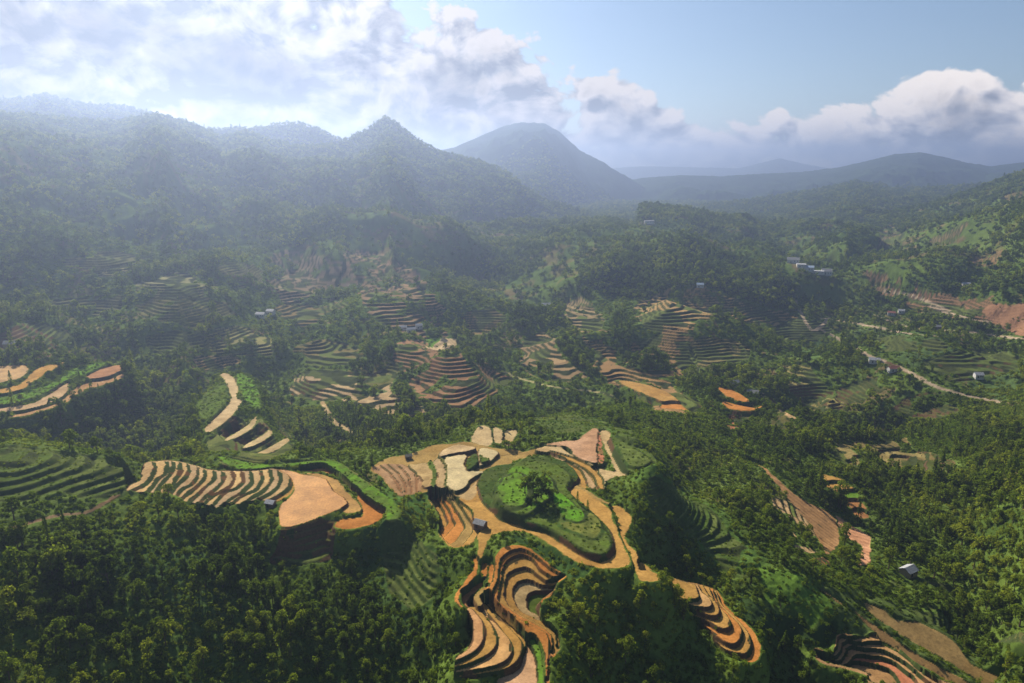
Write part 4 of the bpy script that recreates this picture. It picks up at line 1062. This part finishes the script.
xa, ya = jitter_grid(1600, 2500, 10.5, .9); xb, yb = jitter_grid(2500, 3500, 15, .8)
x, y = np.concatenate([xa, xb]), np.concatenate([ya, yb])
z, i, j = sample(x, y)
keep = (rng.random(len(x)) < .55 + .4 * sstep(.4, .55, fbm(x, y, 120, 3, 811))) & free(x, y, 5)
x, y, z = x[keep], y[keep], z[keep]
s = rng.uniform(9, 15, len(x)) * (1 + .25 * (y > 2500))
scatter('mountain_forest', mid_src, x, y, z - 1, s, s * rng.uniform(.6, .95, len(x)), index_map(mid_src, nm_mid)[rng.choice(5, len(x), p=[.42, .38, .16, .03, .01])], 'blue hazy woods on the mountain slopes', 'forest')
xa, ya = jitter_grid(160, 620, 2.1, .95); xb, yb = jitter_grid(620, 1050, 4.6, .95)
x, y = np.concatenate([xa, xb]), np.concatenate([ya, yb])
z, i, j = sample(x, y)
occ = OCC[i, j]
steep = slope[i, j]
pb = np.where(occ == 2, .42, np.where(occ == 1, np.where(steep > .6, .10, 0.0), BD[i, j]))
keep = (rng.random(len(x)) < pb) & clear_of_houses(x, y, .6)
keep &= (occ != 0) | free(x, y, .7)
x, y, z, occ = x[keep], y[keep], z[keep], occ[keep]
s = rng.uniform(1.2, 3.4, len(x)) * np.where(occ > 0, .55, 1.0) * (1 + .9 * sstep(350, 700, y))
scatter('undergrowth', bush_src, x, y, z - .1 * s, s, s * rng.uniform(.7, 1.3, len(x)), rng.integers(0, 4, len(x)), 'bright green scrub and grass tufts on the banks', 'undergrowth')

# ------------------------------------------------------------------ sun, sky, clouds, haze, camera
SUN_AZ, SUN_EL = -25.0, 35.0
sd = np.array((math.sin(math.radians(SUN_AZ)) * math.cos(math.radians(SUN_EL)), math.cos(math.radians(SUN_AZ)) * math.cos(math.radians(SUN_EL)), math.sin(math.radians(SUN_EL))))
from mathutils import Vector
sl_ = bpy.data.lights.new('sun', 'SUN'); sl_.energy = 5.0; sl_.angle = math.radians(.5); sl_.color = (1, .91, .77)
so = bpy.data.objects.new('sun', sl_); SC.objects.link(so)
so.rotation_euler = Vector(sd).to_track_quat('Z', 'Y').to_euler(); so.location = (-500, 400, 1200)

wd = bpy.data.worlds.new('World'); bpy.context.scene.world = wd; wd.use_nodes = True
N, K = wd.node_tree.nodes, wd.node_tree.links
N.clear()
wo = N.new('ShaderNodeOutputWorld'); bg = N.new('ShaderNodeBackground')
sky = N.new('ShaderNodeTexSky'); sky.sky_type = 'NISHITA'; sky.sun_disc = False
sky.sun_elevation = math.radians(SUN_EL); sky.sun_rotation = math.radians(SUN_AZ); sky.altitude = 900; sky.air_density = 1.0; sky.dust_density = .6; sky.ozone_density = 1.5
SKY_STR = .05
def mth(op, *a, clamp=False):
    n = N.new('ShaderNodeMath'); n.operation = op; n.use_clamp = clamp
    for k, q in enumerate(a):
        if isinstance(q, (int, float)): n.inputs[k].default_value = q
        else: K.new(q, n.inputs[k])
    return n.outputs[0]
def vmt(op, *a):
    n = N.new('ShaderNodeVectorMath'); n.operation = op
    for k, q in enumerate(a):
        if isinstance(q, tuple): n.inputs[k].default_value = q
        else: K.new(q, n.inputs[k])
    return n.outputs['Value'] if op in ('DOT_PRODUCT', 'LENGTH') else n.outputs[0]
def rmap(x, a, b, c, d):
    n = N.new('ShaderNodeMapRange'); n.interpolation_type = 'SMOOTHSTEP'
    K.new(x, n.inputs[0])
    for k, q in zip((1, 2, 3, 4), (a, b, c, d)): n.inputs[k].default_value = q
    return n.outputs[0]
tc = N.new('ShaderNodeTexCoord')
dirn = vmt('NORMALIZE', tc.outputs['Generated'])
sx = N.new('ShaderNodeSeparateXYZ'); K.new(dirn, sx.inputs[0])
az = mth('ARCTAN2', sx.outputs[0], sx.outputs[1]); el = mth('ARCSINE', sx.outputs[2])
cxy = N.new('ShaderNodeCombineXYZ'); K.new(az, cxy.inputs[0]); K.new(el, cxy.inputs[1])
P0 = cxy.outputs[0]
def angs(u, v):
    t, s = TT(u, v), SS(v)
    a = math.atan(t)
    return a, math.atan(s * math.cos(a))
CLOUDS = [  # (u, v, ru, rv, weight): where the banks stand
 (40, 0, 330, 120, 1.5), (250, 70, 160, 80, 1.3), (90, 100, 130, 40, .75), (330, 20, 120, 40, .7), (380, 95, 130, 62, 1.2), (455, 80, 85, 50, 1.2), (515, 105, 70, 48, 1.05), (480, 45, 80, 18, .6), (612, 115, 42, 38, 1.0), (590, 92, 16, 16, .9), (635, 135, 50, 26, .9),
 (700, 148, 80, 24, .95), (770, 140, 70, 24, .95), (840, 132, 60, 26, .95), (950, 110, 58, 42, 1.35), (905, 125, 60, 30, 1.0), (1010, 140, 70, 34, 1.1), (1040, 100, 50, 24, .7), (600, 160, 500, 18, .6), (140, 150, 240, 40, .7), (1300, 110, 200, 40, .9), (-200, 60, 200, 90, 1.0)]
def density(P):
    cov = None
    for u_, v_, ru, rv, w_ in CLOUDS:
        a, e = angs(u_, v_)
        ra = abs(angs(u_ + ru, v_)[0] - a); re = abs(angs(u_, v_ - rv)[1] - e)
        d = vmt('MULTIPLY', vmt('SUBTRACT', P, (a, e, 0)), (1 / ra, 1 / re, 0))
        q = mth('MULTIPLY_ADD', vmt('DOT_PRODUCT', d, d), -w_ * .6, w_)
        cov = q if cov is None else mth('SMOOTH_MAX', cov, q, .25)
    cov = mth('MAXIMUM', cov, -1.5)
    nn = N.new('ShaderNodeTexNoise'); nn.inputs['Scale'].default_value = 12; nn.noise_dimensions = '2D'; nn.inputs['Detail'].default_value = 7; nn.inputs['Roughness'].default_value = .61; nn.inputs['Distortion'].default_value = .35
    K.new(vmt('MULTIPLY', P, (1, 1.5, 1)), nn.inputs['Vector'])
    vo = N.new('ShaderNodeTexVoronoi'); vo.inputs['Scale'].default_value = 24; vo.voronoi_dimensions = '2D'; vo.feature = 'SMOOTH_F1'; vo.inputs['Smoothness'].default_value = .5; vo.inputs['Detail'].default_value = 1.5
    K.new(vmt('ADD', vmt('MULTIPLY', P, (1, 1.3, 1)), vmt('SCALE', nn.outputs['Color'], (0, 0, 0)) if False else vmt('MULTIPLY', nn.outputs['Color'], (.03, .03, 0))), vo.inputs['Vector'])
    bil = mth('MULTIPLY_ADD', vo.outputs['Distance'], -.85, .40)
    nz = mth('MULTIPLY_ADD', nn.outputs['Fac'], 2.6, -1.3)
    return mth('ADD', mth('ADD', mth('MULTIPLY_ADD', cov, 1.35, -.22), nz), bil)
D0 = density(P0)
D1 = density(vmt('ADD', P0, (-.012, .016, 0)))
alpha = rmap(D0, -.02, .30, 0, 1)
lit = mth('MULTIPLY_ADD', mth('SUBTRACT', D0, D1), 1.05, .52, clamp=True)
thick = rmap(D0, .7, 2.5, 1.0, .46)
cosS = vmt('DOT_PRODUCT', dirn, tuple(sd))
fwd = rmap(cosS, .35, .9, 2.0, 1.05)
shade = None
for u_, v_, ru, rv, w_ in ((248, 80, 66, 40, .55), (105, 30, 90, 28, .42), (452, 84, 32, 24, .40), (350, 62, 34, 18, .32), (965, 118, 24, 26, .25), (180, 60, 30, 14, .2)):
    a_, e_ = angs(u_, v_)
    wob_ = N.new('ShaderNodeTexNoise'); wob_.noise_dimensions = '2D'; wob_.inputs['Scale'].default_value = 22; wob_.inputs['Detail'].default_value = 4
    K.new(P0, wob_.inputs['Vector'])
    pw = vmt('ADD', P0, vmt('MULTIPLY', vmt('SUBTRACT', wob_.outputs['Color'], (.5, .5, .5)), (.09, .06, 0)))
    d_ = vmt('MULTIPLY', vmt('SUBTRACT', pw, (a_, e_, 0)), (1 / abs(angs(u_ + ru, v_)[0] - a_), 1 / abs(angs(u_, v_ - rv)[1] - e_), 0))
    q_ = rmap(vmt('DOT_PRODUCT', d_, d_), 0.1, 1.5, 1 - w_, 1.0)
    shade = q_ if shade is None else mth('MULTIPLY', shade, q_)
thick = mth('MULTIPLY', thick, shade)            # hand-placed patches paint grey shade into the cloud cores
br = mth('MULTIPLY', mth('MULTIPLY', mth('MULTIPLY_ADD', lit, .72, .34), thick), fwd)
mixc = N.new('ShaderNodeMix'); mixc.data_type = 'RGBA'
K.new(lit, mixc.inputs[0]); mixc.inputs[6].default_value = (.86, .88, .97, 1); mixc.inputs[7].default_value = (1.12, 1.0, .89, 1)
ccol = N.new('ShaderNodeVectorMath'); ccol.operation = 'SCALE'; K.new(mixc.outputs[2], ccol.inputs[0]); K.new(br, ccol.inputs['Scale'])
skys = N.new('ShaderNodeVectorMath'); skys.operation = 'SCALE'; K.new(sky.outputs[0], skys.inputs[0]); skys.inputs['Scale'].default_value = SKY_STR
fin = N.new('ShaderNodeMix'); fin.data_type = 'RGBA'
# thin veil of high cloud nearer the sun
K.new(alpha, fin.inputs[0]); K.new(skys.outputs[0], fin.inputs[6])
CL = N.new('ShaderNodeVectorMath'); CL.operation = 'SCALE'; K.new(ccol.outputs[0], CL.inputs[0]); CL.inputs['Scale'].default_value = .33
K.new(CL.outputs[0], fin.inputs[7])
K.new(fin.outputs[2], bg.inputs['Color']); bg.inputs['Strength'].default_value = 1.0
K.new(bg.outputs[0], wo.inputs['Surface'])
try:
    wd.cycles.sampling_method = 'MANUAL'; wd.cycles.sample_map_resolution = 512
except Exception:
    pass

zlo, zhi = float(V[:, 2].min()) - 1.0, float(max(V[:, 2].max(), CAMZ)) + 15.0
hv, hf = box(0, 6150, zlo, 31000, 12900, zhi - zlo)
hm, HN, HK = new_mat('haze')
ho = HN.new('ShaderNodeOutputMaterial'); pv = HN.new('ShaderNodeVolumePrincipled')
pv.inputs['Color'].default_value = (.51, .655, 1.0, 1); pv.inputs['Density'].default_value = 2.35e-4; pv.inputs['Anisotropy'].default_value = .72
HK.new(pv.outputs[0], ho.inputs['Volume'])
try:
    hm.cycles.homogeneous_volume = True
except Exception:
    pass
hz = mesh_obj('haze', hv, hf, hm)
tag(hz, 'pale morning haze filling the whole valley', 'haze', kind='stuff')

cd = bpy.data.cameras.new('camera'); co = bpy.data.objects.new('camera', cd); SC.objects.link(co)
co.location = (0, 0, CAMZ); co.rotation_euler = (math.pi / 2 - TH, 0, 0)
cd.sensor_width = 36; cd.lens = 36 * F / W; cd.clip_start = 1; cd.clip_end = 60000
scn = bpy.context.scene
scn.camera = co
scn.view_settings.view_transform = 'Standard'; scn.view_settings.look = 'None'; scn.view_settings.gamma = 1; scn.view_settings.exposure = .90
scn.cycles.use_denoising = True
scn.cycles.max_bounces = 2; scn.cycles.diffuse_bounces = 1; scn.cycles.glossy_bounces = 1; scn.cycles.transmission_bounces = 2; scn.cycles.transparent_max_bounces = 4; scn.cycles.volume_bounces = 0
scn.cycles.caustics_reflective = False; scn.cycles.caustics_refractive = False
